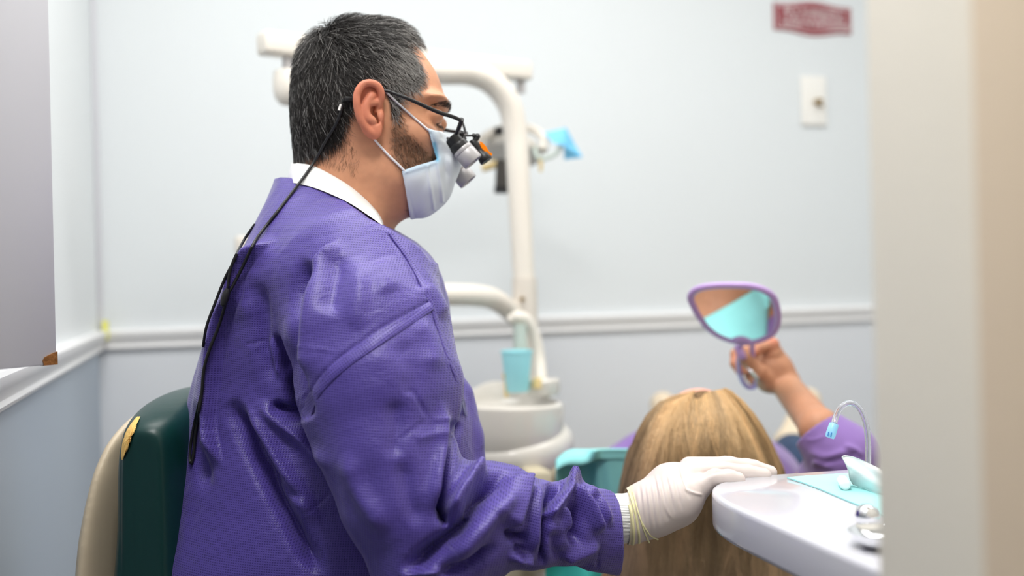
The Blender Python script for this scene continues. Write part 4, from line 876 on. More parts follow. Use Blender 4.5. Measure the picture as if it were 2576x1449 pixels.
# ---- gloves
M['glove'] = node_mat('latex_glove', S(228, 215, 208), rough=0.42, spec=0.4, sss=0.06, attr='Col', bump=(330, 0.12, 0.0006))
def glove(pr, lo, hi, name, real=True):
    f = Field(lo, hi, 0.0013 if real else 0.0022)
    for a, b, ra, rb, k in pr: f.cone(a, b, ra, rb, k)
    v, q = f.mesh(); v = relax(v, q, 2); n = normals(v, q); col = np.tile(np.array(S(214, 202, 197)), (len(v), 1))
    if real:
        x_, y_ = topx(v)
        WR = [([(x0, y0), (x0+dx*0.5, (y0+y1)/2), (x0+dx, y1)], 4.2, -.0016, 'r', .3) for x0, y0, dx, y1 in
              [(1608, 1212, 12, 1330), (1620, 1206, 16, 1350), (1632, 1200, 20, 1345), (1645, 1190, 20, 1330), (1657, 1188, 24, 1320), (1672, 1184, 26, 1300), (1690, 1182, 28, 1290), (1708, 1180, 30, 1260), (1596, 1230, 10, 1350)]]
        WR += [([(1648, 1185), (1675, 1280), (1700, 1310)], 4, .0014, 'r'), ([(1700, 1165), (1725, 1230), (1770, 1246)], 3.5, .0018, 'r', .1), ([(1745, 1208), (1790, 1190), (1850, 1180)], 5, -.0012, 'r'), ([(1760, 1192), (1800, 1180)], 4, -.001, 'r')]
        v = folds(v, n, WR); bead = smooth01(x_, 1596, 1588)[:, None]; yl = np.array(S(226, 219, 166)); col = col*(1-0.55*bead)+yl*0.55*bead
        pk = (rng.random(len(v))*0+smooth01(np.abs(n[:, 1]), 0.9, 0.2)*0.25)[:, None]; col = col*(1-pk)+np.array(S(232, 205, 198))*pk
        cutm = (v[q].mean(1)[:, 0] > L(1577, 0, 1.17)[0]); q = q[cutm]
    if real:
        global GLB; GLB = bvh_of(v, q)
    return mesh(name, VW(v), q, M['glove'], man, colors=col)
gl = glove(glove_p, L(1500, 1400, 1.16)*[1, 0, 1]+[0, 1.09, 0], L(1975, 1140, 1.2)*[1, 0, 1]+[0, 1.30, 0], 'glove')
pa = np.array([min(T1(1582, 1303, 1.17)[i], T1(1940, 1180, 1.26)[i]) for i in range(3)]); pb = np.array([max(T1(1582, 1303, 1.17)[i], T1(1940, 1180, 1.26)[i]) for i in range(3)])
pr2 = hand_prims(T1, 0.0012, wr=False); glove(pr2, pa-[.04, .13, .06], pb+[.04, .06, .06], 'glove', False)
# rolled, yellowed glove cuff and stretched strands
M['bead'] = node_mat('yellowed_latex', S(238, 231, 180), rough=0.4, sss=0.08)
GL = None
for k, (pl_, r_) in enumerate((([(1577, 1246), (1588, 1290), (1594, 1340), (1592, 1369)], .0019), ([(1584, 1240), (1598, 1290), (1607, 1340), (1608, 1368)], .0015), ([(1592, 1238), (1606, 1290), (1624, 1345), (1634, 1366)], .0010), ([(1612, 1310), (1634, 1345), (1656, 1358)], .0009))):
    out = []
    for (x_, y_) in spline(pl_, 6):
        h_ = hit(GLB, x_, y_, None); lh = h_ if h_ is not None else (lh if out else 1.17); out.append(L(x_, y_, lh-0.0002))
    MB().tube(VW(out), r_, n=10).build('glove_bead', M['bead'], gl)

# ---- face mask
mf = Field(L(985, 575, YH)*[1, 0, 1]+[0, YH-0.085, 0], L(1175, 300, YH)*[1, 0, 1]+[0, YH+0.085, 0], 0.0016)
build_head(mf); mf.F -= 0.0035
inflate(mf, [(1085, 335), (1112, 330), (1134, 362), (1152, 392), (1160, 412), (1150, 440), (1136, 470), (1126, 490), (1105, 516), (1062, 545), (1040, 480), (1060, 420)], YH, YH, 0.045, 0.052, k=0.012)
sl, X, Y, Z = mf.sub(mf.lo, mf.lo+mf.n*mf.h)
reg = np.array([[L(a, b, YH)[0], L(a, b, YH)[2]] for a, b in [(1076, 322), (1090, 327), (1113, 331), (1160, 370), (1190, 410), (1170, 480), (1120, 512), (1098, 530), (1060, 549), (1036, 561), (1033, 556), (1027, 520), (1019, 470), (1011, 430), (1050, 416), (1099, 402), (1093, 385), (1084, 352)]])
dn_ = (YH-np.abs(Y-YH))/YH; sd2 = poly_sdf(reg, X/dn_, Z/dn_); mf.F[sl] = np.maximum(mf.F[sl], (-sd2).astype(np.float32))
mv, mfc = mf.mesh(); mn = normals(mv, mfc)
MF = [([(1098, 403), (1106, 450), (1112, 512)], 5, .0022, 's', .05), ([(1073, 412), (1082, 470), (1092, 532)], 5, .0018, 's', .05), ([(1128, 384), (1135, 430), (1136, 480)], 7, .002, 'r'), ([(1082, 330), (1096, 368), (1104, 402)], 4, -.0018, 'r', .1), ([(1014, 436), (1056, 421), (1099, 408)], 4, .0012, 'r', .05), ([(1022, 430), (1030, 490), (1044, 552)], 3, -.0008, 'r', .05), ([(1050, 545), (1078, 530), (1100, 512)], 4, -.0008, 'r'), ([(1102, 345), (1125, 372), (1148, 400)], 5, .0018, 'r'), ([(1110, 365), (1120, 410), (1128, 455)], 8, -.0018, 'r')]
mv = folds(mv, mn, MF); mx_, my_ = topx(mv)
blue = np.array(S(196, 218, 236)); whi = np.array(S(226, 233, 240)); strong = np.array(S(120, 186, 220))
e1, _, _ = seg_dist(mx_, my_, [(1011, 430), (1099, 402)]); e2, _, _ = seg_dist(mx_, my_, [(1076, 322), (1099, 402)]); e3, _, _ = seg_dist(mx_, my_, [(1092, 362), (1100, 402)])
g_ = np.clip(1-np.minimum(e1, e2)/26, 0, 1)[:, None]; mc = whi*(1-g_)+blue*g_; q_ = (np.exp(-(e3/6)**2))[:, None]; mc = mc*(1-q_)+strong*q_
M['mask'] = node_mat('pleated_mask_paper', S(215, 222, 234), rough=0.8, attr='Col', bump=(420, 0.2, 0.0005))
fm = mesh('face_mask', VW(mv), mfc, M['mask'], man, colors=mc); tag(fm, 'pale blue pleated face mask')
M['elastic'] = node_mat('white_elastic', S(238, 238, 242), rough=0.7)
for pl_ in ([(966, 226), (980, 240), (1010, 268), (1045, 299), (1082, 331)], [(938, 346), (955, 366), (980, 393), (1000, 412), (1019, 431)]):
    q_ = along(HB, spline(pl_, 6), 0.0022, YH-0.075); MB().tube(VW(q_), 0.0021, n=12, flat=0.6).build('ear_loop', M['elastic'], fm)
    q3 = q_.copy(); q3[:, 1] = 2*YH-q3[:, 1]; MB().tube(VW(q3), 0.0021, n=12, flat=0.6).build('ear_loop', M['elastic'], fm)

# ---- magnifying loupes
lo = thing('magnifying_loupes', VW(L(1160, 303, YH))[0], 'black framed magnifying loupes with silver barrels, lamp and orange filter on the man', 'loupes')
for s in (-1, 1):
    def Z_(x_, y_, o_): q = L(x_, y_, YH-o_); return np.array([q[0], YH+s*o_, q[2]])
    pts = spline([Z_(884, 243, .076), Z_(930, 236, .0785), Z_(968, 228, .0795), Z_(1000, 238, .0795), Z_(1040, 254, .077), Z_(1100, 281, .069), Z_(1140, 294, .060), Z_(1160, 303, .055)], 5)
    MB().tube(VW(pts), np.interp(np.arange(len(pts)), [0, 12, 26, 35], [.0014, .0014, .0018, .0016]), n=12, flat=1.4).build('temple_arm', M['black'], lo)
    MB().tube(VW([Z_(1161, 300, .055), Z_(1160, 306, .052), Z_(1150, 330, .042), Z_(1140, 352, .036), Z_(1126, 372, .034)]), [.0034, .0030, .0021, .0019, .0012], n=10).build('hinge_bracket', M['black'], lo)
    MB().tube(VW([Z_(1162, 306, .050), Z_(1153, 335, .036), Z_(1144, 352, .030)]), [.0018, .0016, .0015], n=10).build('clear_link', M['silver'], lo)
    ax = np.array([0.66, 0.0, -0.75]); ax /= np.linalg.norm(ax); c_ = Z_(1146, 357, .033) if s < 0 else Z_(1126, 404, .033)
    if s > 0: c_ = Z_(1128, 392, .033)
    axw = VW([ax])[0]-CP; cw = VW(c_)[0]
    MB().lathe([(0.0, -.008), (.0085, -.008), (.0100, -.0065), (.0100, .002), (.0112, .003), (.0118, .006), (.0118, .011), (.0108, .012), (0.0, .012)], cw, n=36, axis=axw).build('eyepiece', M['black'], lo)
    MB().lathe([(.0100, .011), (.0125, .0115), (.0132, .0135), (.0132, .0165), (.0128, .0170), (.0132, .0176), (.0134, .0330), (.0128, .0342), (.0108, .0340), (.0100, .032), (0, .0315)], cw, n=40, axis=axw).build('barrel', M['silver'], lo)
def Z_(x_, y_, o_=0): q = L(x_, y_, YH-max(o_, -o_)); return np.array([q[0], YH-o_, q[2]])
fr = VW(spline([Z_(1160, 303, .054), Z_(1163, 305, .03), Z_(1163, 307, 0), Z_(1163, 305, -.03), Z_(1160, 303, -.054)], 6)); MB().tube(fr, .0017, n=10).build('front_bar', M['black'], lo)
MB().tube(VW([Z_(1162, 342, .020), Z_(1190, 341, .012)]), .0013, n=10).build('lamp_arm', M['black'], lo)
for q_ in ((1160, 336, .020, .0042), (1167, 349, .022, .0036), (1192, 341, .012, .0030), (1201, 343, .010, .0040), (1127, 350, .030, .0028)):
    MB().lathe([(0, -q_[3]), (q_[3]*.7, -q_[3]*.7), (q_[3], 0), (q_[3]*.7, q_[3]*.7), (0, q_[3])], VW(Z_(*q_[:3]))[0], n=16).build('joint_knob', M['black'], lo)
MB().tube(VW([Z_(1201, 344, .010), Z_(1193, 356, .010)]), .0036, n=14).build('lamp_swivel', M['black'], lo)
ln = np.array([0.58, -0.05, -0.81]); lnw = VW([ln/np.linalg.norm(ln)])[0]-CP
MB().lathe([(0, -.003), (.0048, -.003), (.0056, 0), (.0056, .008), (.0048, .012), (.0056, .018), (.0076, .021), (.0088, .0285), (.0080, .030), (0, .0285)], VW(Z_(1190, 358, .010))[0], n=28, axis=lnw).build('lamp_body', M['black'], lo)
op = [(1206, 355), (1213, 358), (1223, 368), (1231, 382), (1238, 386), (1238, 391), (1229, 392), (1222, 390), (1213, 376), (1208, 365)]
v = VW([Z_(a, b, .013) for a, b in op]+[Z_(a, b, -.003) for a, b in op]); n = len(op); f = [list(range(n))[::-1], [n+i for i in range(n)]]+[[i, (i+1) % n, n+(i+1) % n, n+i] for i in range(n)]
tag(mesh('orange_filter', v, f, M['orange'], lo, smooth=False), 'orange flip-up filter')
MB().lathe([(0, .002), (.003, .001), (.0045, -.004), (0, -.006)], VW(Z_(1127, 360, .012))[0], n=16).build('nose_pad', M['clear'], lo)
# lamp cable
cbk = M['black']
dflt = 1.2
cab = thing('lamp_cable', VW(L(568, 745, 1.2))[0], 'thin black lamp cable running from the temple down the back of the gown', 'cable')
MB().box(VW(L(881, 250, hit(HB, 881, 250, 1.21)-0.006))[0], (0.0125, 0.006, 0.0058), bev=0.001).build('plug', cbk, cab)
MB().tube(VW([L(859, 259, 1.204), L(868, 250, 1.2)]), .0022, n=10).build('plug_bend', cbk, cab)
MB().tube(VW([L(858, 263, 1.2), L(853, 278, 1.2)]), .0030, n=12, flat=0.6).build('white_clip', M['plate'], cab)
def cable(pts, lift=0.0022, r=0.0019, dive=()):
    out = []; last = None
    for (x_, y_) in spline(np.array(pts, dtype=float), 7):
        a_ = hit(HB, x_, y_, None); b_ = hit(GB, x_, y_, None); c_ = [q for q in (a_, b_, hit(COB, x_, y_, None)) if q is not None]
        h_ = min(c_) if c_ else last
        if h_ is None: h_ = 1.2
        last = h_; out.append([x_, y_, h_-lift-r])
    o_ = np.array(out); 
    for _ in range(6): o_[1:-1, 2] = np.minimum((o_[:-2, 2]+o_[1:-1, 2]+o_[2:, 2])/3, o_[1:-1, 2]+0.0)
    if 0 in dive: o_ = np.concatenate([[o_[0]+[2*(o_[0][0]-o_[1][0])+4, o_[0][1]-o_[1][1], .03]], o_])
    if 1 in dive: o_ = np.concatenate([o_, [o_[-1]+[6, o_[-1][1]-o_[-2][1], .03]]])
    MB().tube(VW(LL(o_)), r, n=10).build('cord', cbk, cab); return o_
cable([(862, 262), (858, 280), (845, 312), (818, 358), (790, 408), (752, 462), (700, 530), (645, 602), (612, 668), (588, 715), (572, 745), (560, 790), (545, 835), (527, 880), (513, 930), (508, 985), (500, 1040), (492, 1090), (487, 1140), (482, 1163)])
cable([(640, 566), (614, 604), (588, 655), (577, 690), (573, 722), (570, 745)], r=.0017, dive=(0,))
cable([(590, 655), (566, 700), (540, 765), (520, 820), (511, 870)], r=.0016, dive=(0, 1))
cable([(508, 985), (497, 1030), (486, 1080), (479, 1125), (478, 1158), (483, 1167)], r=.0017)
sx = hit(GB, 568, 748, 1.2); MB().lathe([(0, -.0115), (.0032, -.009), (.0045, -.002), (.0042, .005), (.0028, .010), (0, .011)], VW(L(567, 748, sx-0.006))[0], n=20, axis=(0.3, 0, 1)).build('cord_slider', cbk, cab)

# ---- legs below the frame, seated
M['trouser'] = node_mat('dark_trousers', S(38, 40, 52), rough=0.9, bump=(200, .2, .001)); M['shoe'] = node_mat('black_shoe', S(24, 24, 26), rough=0.4)
tf = Field([-0.42, 0.95, -0.98], [0.12, 1.65, -0.42], 0.007)
for s in (-1, 1):
    y0 = 1.3+s*0.12; tf.chain([[-0.26, 1.3+s*.07, -0.46], [0.02, y0+s*.03, -0.50], [0.00, y0+s*.04, -0.88]], [.085, .068, .045], 0.03)
v, q = tf.mesh(); mesh('trousers', VW(v), q, M['trouser'], man)
for s in (-1, 1):
    y0 = 1.3+s*0.16; sf = Field([-0.08, y0-.06, -1.0], [0.20, y0+.06, -0.86], 0.005); sf.ell([0.0, y0, -0.94], (.05, .042, .045), .02); sf.ell([0.08, y0, -0.962], (.095, .045, .032), .02); sf.ell([0.05, y0, -0.985], (.13, .048, .012), .004)
    v, q = sf.mesh(); mesh('shoe', VW(v), q, M['shoe'], man)

# ------------------------------------------------------------------ stool
st = thing('operator_stool', (*VW(L(600, 1449, 1.3))[0][:2], 0), 'stool with torn dark green backrest cushion and cream outer shell', 'stool')
sf = Field(L(270, 1700, 1.18)*[1, 0, 1]+[-.01, 1.07, 0], L(600, 960, 1.18)*[1, 0, 1]+[.01, 1.53, .01], 0.0032)
inflate(sf, [(323, 1046), (338, 1018), (366, 1003), (410, 996), (455, 999), (492, 1014), (515, 1050), (525, 1150), (530, 1400), (530, 1640), (302, 1640), (301, 1300), (303, 1140), (311, 1080)], 1.21, 1.31, 0.036, 0.175, sm=True, nb=5)
v, q = sf.mesh(); n = normals(v, q)
v = folds(v, n, [([(330, 1050), (338, 1150), (344, 1300), (345, 1449)], 5, .0012, 'r', .1), ([(306, 1090), (302, 1200), (301, 1449)], 4, -.002, 'r', .02)])
mesh('back_cushion', VW(v), q, M['greenv'], st); SB = bvh_of(v, q)
sf = Field(L(150, 1700, 1.2)*[1, 0, 1]+[-.01, 1.07, 0], L(365, 990, 1.15)*[1, 0, 1]+[.01, 1.53, .01], 0.0032)
inflate(sf, [(346, 1012), (322, 1028), (290, 1060), (258, 1108), (234, 1172), (216, 1256), (202, 1340), (193, 1449), (190, 1640), (318, 1640), (318, 1400), (318, 1150), (324, 1085), (334, 1050)], 1.235, 1.31, 0.058, 0.172, sm=False)
v, q = sf.mesh(); mesh('back_shell', VW(v), q, M['creamv'], st)
# torn seam with foam
fo = [(318, 1042), (322, 1040), (328, 1046), (326, 1062), (332, 1072), (334, 1088), (329, 1098), (331, 1110), (326, 1118), (327, 1130), (321, 1140), (318, 1150), (313, 1158), (309, 1150), (307, 1130), (306, 1105), (309, 1080), (313, 1058)]
def edge_x(y_):
    for x_ in range(296, 400):
        if hit(SB, x_, y_, None) is not None: return x_
    return 330
fo = [(edge_x(max(y_, 1052))+1.5+(x_-306)*0.85, max(y_, 1048)) for x_, y_ in fo]
cen = np.mean(fo, 0); r2 = np.random.default_rng(5); vv = []; hh_ = hit(SB, cen[0], cen[1], 1.16)
for k in range(6):
    s_ = 1-k/5.5
    for (x_, y_) in spline(fo, 2, closed=True):
        X_ = cen[0]+(x_-cen[0])*s_; Y_ = cen[1]+(y_-cen[1])*s_; h_ = hit(SB, X_, Y_, None)
        h_ = hh_ if h_ is None else h_; hh_ = h_
        vv.append(L(X_, Y_, h_-0.0014-0.0035*(1-s_)**0.5-0.0016*r2.random()*(k > 0)))
nf_ = len(spline(fo, 2, closed=True)); f = [[j*nf_+i, j*nf_+(i+1) % nf_, (j+1)*nf_+(i+1) % nf_, (j+1)*nf_+i] for j in range(5) for i in range(nf_)]+[[5*nf_+i for i in range(nf_)]]
tag(mesh('foam_tear', VW(vv), f, M['foam'], st, smooth=False), 'torn seam with yellow foam coming out')
sc0 = VW(L(760, 1449, 1.3))[0]; zs = 0.43
MB().lathe([(0, 0), (.17, 0), (.19, .012), (.2, .035), (.19, .058), (.15, .07), (0, .072)], (sc0[0], sc0[1], zs-.075), n=48).build('seat', M['greenv'], st)
MB().tube([(sc0[0], sc0[1], 0.07), (sc0[0], sc0[1], zs-.07)], .025, n=20).build('gas_column', M['chrome'], st)
bq = VW(L(400, 1449, 1.3))[0]; MB().tube(spline([(sc0[0], sc0[1], zs-.085), (bq[0]+.05, bq[1], zs-.085), (bq[0]-.0, bq[1], zs-.03), (bq[0]-.0, bq[1], 0.56)], 5), .013, n=14).build('back_bracket', M['chrome'], st)
for k in range(5):
    an = k*2*math.pi/5+.3; e_ = np.array([math.cos(an), math.sin(an), 0]); MB().tube([np.array([sc0[0], sc0[1], .085]), np.array([sc0[0], sc0[1], 0.065])+e_*.27], [.024, .014], n=12).build('base_leg', M['chrome'], st)
    c_ = np.array([sc0[0], sc0[1], .028])+e_*.27; MB().lathe([(0, -.012), (.02, -.012), (.028, -.008), (.028, .008), (.02, .012), (0, .012)], c_, n=20, axis=(-e_[1], e_[0], 0)).build('caster', M['black'], st)
# ================================================================== the patient, lying back with her head towards us
M['pskin'] = node_mat('patient_skin', S(206, 150, 120), rough=0.5, spec=0.35, sss=0.1, attr='Col', noise=(60, 0.08), bump=(380, 0.15, 0.0006))
woman = thing('person', VW([0.50, 2.2, -0.62])[0], 'blonde woman lying back with long hanging hair, holding up a hand mirror', 'person')
HC = np.array([0.296, 1.572, -0.2515])                       # centre of the skull
aF = np.array([0.0, 0.42, 0.907]); aC = np.array([-0.02, -0.907, 0.42])      # face direction, crown direction
AX = np.array([0.25, 0.968, -0.02]); LAT = np.array([0.968, -0.25, 0.0])  # down the body, across it
def HP(r, c, f): return HC+np.array([1.0, 0, 0])*r+aC*c+aF*f
rotH = np.array([[1.0, 0, 0], aC, aF])
pf = Field([0.02, 1.40, -0.50], [0.78, 2.15, -0.03], 0.0034)
hh = Field([0.18, 1.44, -0.42], [0.42, 1.80, -0.10], 0.0021)
def phead(f):
    f.ell(HC, (0.073, 0.092, 0.093), 0.01, rot=rotH); f.ell(HP(0, -0.055, 0.035), (0.058, 0.062, 0.056), 0.03, rot=rotH); f.ell(HP(0, -0.104, 0.036), (0.026, 0.016, 0.018), 0.03)
    f.cone(HP(0, -0.040, 0.098), HP(0, -0.062, 0.106), 0.0075, 0.010, 0.008); f.cone(HP(0, -0.02, 0.092), HP(0, -0.04, 0.098), 0.006, 0.0075, 0.01)
    for s in (-1, 1):
        f.ell(HP(s*0.030, -0.022, 0.094), (0.015, 0.010, 0.010), 0.006, 's'); f.ell(HP(s*0.030, -0.022, 0.083), (0.0125, 0.0105, 0.0105), 0.002)
        f.ell(HP(s*0.036, -0.055, 0.068), (0.018, 0.018, 0.014), 0.015); f.ell(HP(s*0.009, -0.062, 0.101), (0.006, 0.006, 0.006), 0.005)
        f.ell(HP(s*0.075, -0.030, 0.0), (0.008, 0.028, 0.016), 0.006, rot=rotH)
    f.cone(HP(-0.015, -0.082, 0.090), HP(0.015, -0.082, 0.090), 0.0065, 0.0065, 0.006)
phead(hh); v1, q1 = hh.mesh(); v1 = relax(v1, q1, 1)
SH = np.array([0.355, 1.80, -0.385])
pf.cone(HP(0, -0.06, -0.03), SH+[0, 0, 0.01], 0.052, 0.06, 0.03); pf.cone(SH-LAT*0.11+[0, .05, -.045], SH+LAT*0.11+[0, .05, -.045], 0.054, 0.054, 0.04)
pf.chain([SH, SH+AX*0.3], [.10, .10], 0.04)
pf.chain([SH+LAT*0.13+[0, 0.02, -.045], L(2118, 1165, 1.59)], [.050, .036], 0.02); pf.chain([L(2118, 1165, 1.59), L(2062, 1078, 1.62), L(1976, 968, 1.845)], [.034, .0305, .0262], 0.015)
pf.chain([SH-LAT*0.13+[0, 0.05, -.04], SH-LAT*0.24+AX*0.27+[0, 0, -.02]], [.044, .036], 0.02)
AN = -0.13
def fin(f, g=0.0):
    C = lambda pts, r, k=0.006: f.chain([L(p[0], p[1], p[2]-AN) for p in pts], [q*1.07 for q in r], k)
    C([(1976, 968, 1.715), (1952, 930, 1.712), (1944, 892, 1.708)], [.0255, .0285, .0190], 0.012); C([(1960, 950, 1.73), (1930, 915, 1.735)], [.022, .018], 0.012); C([(1930, 960, 1.70), (1925, 930, 1.70)], [.019, .015], 0.012)
    C([(1946, 888, 1.70), (1944, 866, 1.698), (1915, 874, 1.690), (1896, 888, 1.688)], [.0140, .0108, .0090, .0076], 0.004)
    C([(1945, 968, 1.70), (1908, 935, 1.682), (1878, 902, 1.676), (1864, 884, 1.676)], [.0165, .0128, .0112, .0085], 0.006)
    C([(1938, 890, 1.73), (1890, 878, 1.745), (1850, 890, 1.742), (1849, 915, 1.732), (1860, 934, 1.724)], [.0115, .0090, .0086, .0082, .0070], 0.004)
    C([(1932, 915, 1.745), (1890, 905, 1.765), (1868, 918, 1.762), (1876, 936, 1.745)], [.0110, .0088, .0082, .0070], 0.004)
    C([(1935, 942, 1.745), (1900, 938, 1.765), (1885, 948, 1.758), (1893, 960, 1.745)], [.0100, .0080, .0074, .0064], 0.004)
fh = Field(L(1825, 1010, 1.7)*[1, 0, 1]+[0, 1.72, 0], L(2010, 845, 1.7)*[1, 0, 1]+[0.04, 1.97, 0.01], 0.0016); fin(fh); fh.chain([L(2062, 1078, 1.62), L(1976, 968, 1.845)], [.0300, .0260], 0.012)
v3, q3 = fh.mesh(); v3 = relax(v3, q3, 1)
# left hand resting on her middle
LH = SH-LAT*0.24+AX*0.27+np.array([0, 0, -.02]); WR_ = SH-LAT*0.05+AX*0.42+np.array([0, 0, .11])
pf.n  # (body continues under the clothes)
pf2 = Field(np.minimum(LH, WR_)-.07, np.maximum(LH, WR_)+.15, 0.0022)
pf2.chain([LH, WR_], [.036, .024], 0.01); dq = LAT*0.8+AX*0.6; dq /= np.linalg.norm(dq); dp = np.cross([0, 0, 1], dq)
pf2.cone(WR_, WR_+dq*0.07-[0, 0, .01], .024, .022, 0.012, sq=(1, 1, 1.3))
for k, (o_, l_) in enumerate(((-.028, .052), (-.010, .065), (.009, .070), (.027, .062))):
    b0_ = WR_+dq*0.08+dp*o_-[0, 0, .012]; pf2.chain([b0_-dq*.02, b0_+dq*l_*.55, b0_+dq*l_-[0, 0, .014]], [.0105, .0085, .0070], 0.005)
pf2.chain([WR_+dq*.02-dp*.02, WR_+dq*.05-dp*.05-[0, 0, .005], WR_+dq*.08-dp*.06-[0, 0, .01]], [.013, .0105, .0085], 0.006)
v4, q4 = pf2.mesh()
v2, q2 = pf.mesh()
vs = [v1, v2, v3, v4]; qs = [q1, q2, q3, q4]; n0 = 0; aq = []
for a_, b_ in zip(vs, qs): aq.append(b_+n0); n0 += len(a_)
pv = np.concatenate(vs); pq = np.concatenate(aq); pcol = np.tile(np.array(S(188, 136, 106)), (len(pv), 1))
ff = (np.exp(-(np.linalg.norm(pv-HP(0, 0.03, 0.09), axis=1)/0.05)**2))[:, None]; pcol = pcol*(1-ff)+np.array(S(236, 172, 152))*ff
lp = (np.exp(-(np.linalg.norm((pv-HP(0, -0.082, 0.094))*[1, 1.6, 1], axis=1)/0.014)**2))[:, None]; pcol = pcol*(1-lp)+np.array(S(186, 90, 86))*lp
kn = sum(np.exp(-(np.linalg.norm(pv-L(*p), axis=1)/0.012)**2) for p in ((1946, 858, 1.82), (1860, 934, 1.854), (1896, 888, 1.818), (1849, 905, 1.865)))[:, None].clip(0, 1)*0.5; pcol = pcol*(1-kn)+np.array(S(206, 112, 90))*kn
mesh('body', VW(pv), pq, M['pskin'], woman, colors=pcol)
for s in (-1, 1):
    mb = MB(); mb.tube(VW([HP(s*0.044, -0.014, 0.073), HP(s*0.036, -0.008, 0.080), HP(s*0.022, -0.008, 0.087)]), .0022, n=8, flat=.6); mb.build('eyebrow', node_mat('brow_brown', S(110, 80, 52), rough=.9) if s < 0 else bpy.data.materials['brow_brown'], woman)
    mb = MB(); mb.tube(VW([HP(s*0.040, -0.026, 0.084), HP(s*0.030, -0.030, 0.0915), HP(s*0.020, -0.026, 0.088)]), .0009, n=8).build('eyelash', M['black'], woman)
# ring and nails
MB().tube(VW([L(1894, 938, 1.806)+0.0150*(math.cos(t)*np.array([0.72, 0.1, -0.68])*0.98+math.sin(t)*np.array([0.05, 0.97, 0.1])) for t in np.linspace(0, 2*math.pi, 33)[:-1]]), .0021, n=12, closed=True).build('ring', M['chrome'], woman)
def nail(ps, d, th=0.0022):
    v = [L(x_, y_, d) for x_, y_ in ps]+[L(x_, y_, d+th) for x_, y_ in ps]; c_ = np.mean(v[:len(ps)], 0)-[0, .0018, 0]; n = len(ps); v.append(c_)
    f = [[i, (i+1) % n, 2*n] for i in range(n)]+[[n+i, n+(i+1) % n, (i+1) % n, i] for i in range(n)]+[[n+i for i in range(n)]]
    return tag(mesh('fingernail', VW(v), f, M['lilac'], woman), 'long lilac fingernail')
nail([(1846, 874), (1853, 866), (1861, 867), (1867, 874), (1878, 897), (1876, 903), (1867, 906), (1860, 904), (1852, 889)], 1.7895)
nail([(1852, 920), (1858, 918), (1866, 934), (1868, 944), (1862, 946), (1857, 938)], 1.839)
# clothes
cf = Field([-0.02, 1.53, -0.62], [0.98, 3.0, -0.17], 0.0052)
cf.chain([SH-LAT*0.11+[0, 0.05, -.04], SH+LAT*0.11+[0, 0.05, -.04]], [.062, .062], 0.03); cf.cone(SH+AX*0.03-[0, 0, .01], SH+AX*0.42-[0, 0, .05], .115, .125, 0.04); cf.chain([SH+AX*.1-LAT*.07-[0, 0, .01], SH+AX*.42-LAT*.07-[0, 0, .05]], [.10, .115], .04); cf.chain([SH+AX*.1+LAT*.07-[0, 0, .01], SH+AX*.42+LAT*.07-[0, 0, .05]], [.10, .115], .04)
cf.chain([SH-LAT*0.13+[0, 0.05, -.04], SH-LAT*0.24+AX*0.27-[0, 0, .02], (LH+WR_)/2], [.052, .050, .045], 0.02)
cf.chain([SH+LAT*0.12+[0, 0.03, -.05], L(2105, 1235, 1.70), L(2138, 1172, 1.60)], [.050, .050, .046], 0.03)
cf.cone(HP(0, -0.10, -0.04), SH+[0.0, -.03, .06], .050, .058, 0.004, 's')
v, q = cf.mesh(); n = normals(v, q); v = v+n*(0.003*vnoise(v, 38, 8))[:, None]
shirt = mesh('shirt', VW(v), q, M['purpleshirt'], woman)
sf = Field(L(1930, 1240, 1.61)*[1, 0, 1]+[0, 1.51, 0], L(2200, 1020, 1.61)*[1, 0, 1]+[0, 1.78, 0], 0.0026)
sf.chain([L(2050, 1075, 1.622), L(2085, 1112, 1.61), L(2130, 1150, 1.595)], [.0415, .044, .050], 0.012); sf.chain([L(2130, 1150, 1.595), L(2100, 1210, 1.64)], [.050, .060], 0.02)
p0 = L(2058, 1082, 1.618); dn = L(2062, 1078, 1.62)-L(1972, 962, 1.665); dn /= np.linalg.norm(dn); sl, X, Y, Z = sf.sub(sf.lo, sf.lo+sf.n*sf.h); sf.F[sl] = np.maximum(sf.F[sl], -((X-p0[0])*dn[0]+(Y-p0[1])*(dn[1])+(Z-p0[2])*dn[2]).astype(np.float32))
sf.cone(p0-dn*.03, p0+dn*.02, .0375, .0365, 0.003, 's'); v, q = sf.mesh(); n = normals(v, q)
v = folds(v, n, [([(2030, 1130), (2080, 1150), (2140, 1130)], 10, .004, 'r'), ([(2060, 1170), (2110, 1155), (2170, 1150)], 7, -.004, 'r'), ([(2120, 1120), (2150, 1130), (2172, 1150)], 7, .004, 'r'), ([(2130, 1145), (2160, 1140)], 5, -.003, 'r'), ([(2040, 1160), (2100, 1175)], 8, .004, 'r'), ([(2022, 1108), (2050, 1106), (2080, 1095)], 5, .0015, 'r')])
tag(mesh('sleeve', VW(v), q, M['purpleshirt'], shirt), 'pushed-up purple sleeve')
jf = Field([0.25, 2.0, -0.75], [1.1, 3.05, -0.2], 0.0065)
HI = SH+AX*0.50-np.array([0, 0, .09])
boots = Field([0.25, 2.4, -0.75], [1.15, 3.15, -0.2], 0.006)
for s, kp, an_, tp in ((-1, (1712, 1165, 2.5), (1690, 1080, 2.83), (1668, 1018, 2.90)), (1, (1998, 1196, 2.25), (1996, 1120, 2.62), (2032, 1008, 2.86))):
    K_ = L(*kp); A_2 = L(*an_); T_2 = L(*tp)
    jf.chain([HI+LAT*0.09*s, K_, K_*0.45+A_2*0.55], [.105, .074, .058], 0.04); boots.chain([K_*0.5+A_2*0.5, A_2, T_2], [.055, .046, .038], 0.02)
    boots.cone(A_2, A_2+(A_2-K_)*0.06+[0, 0.04, -.02], .042, .035, 0.02)
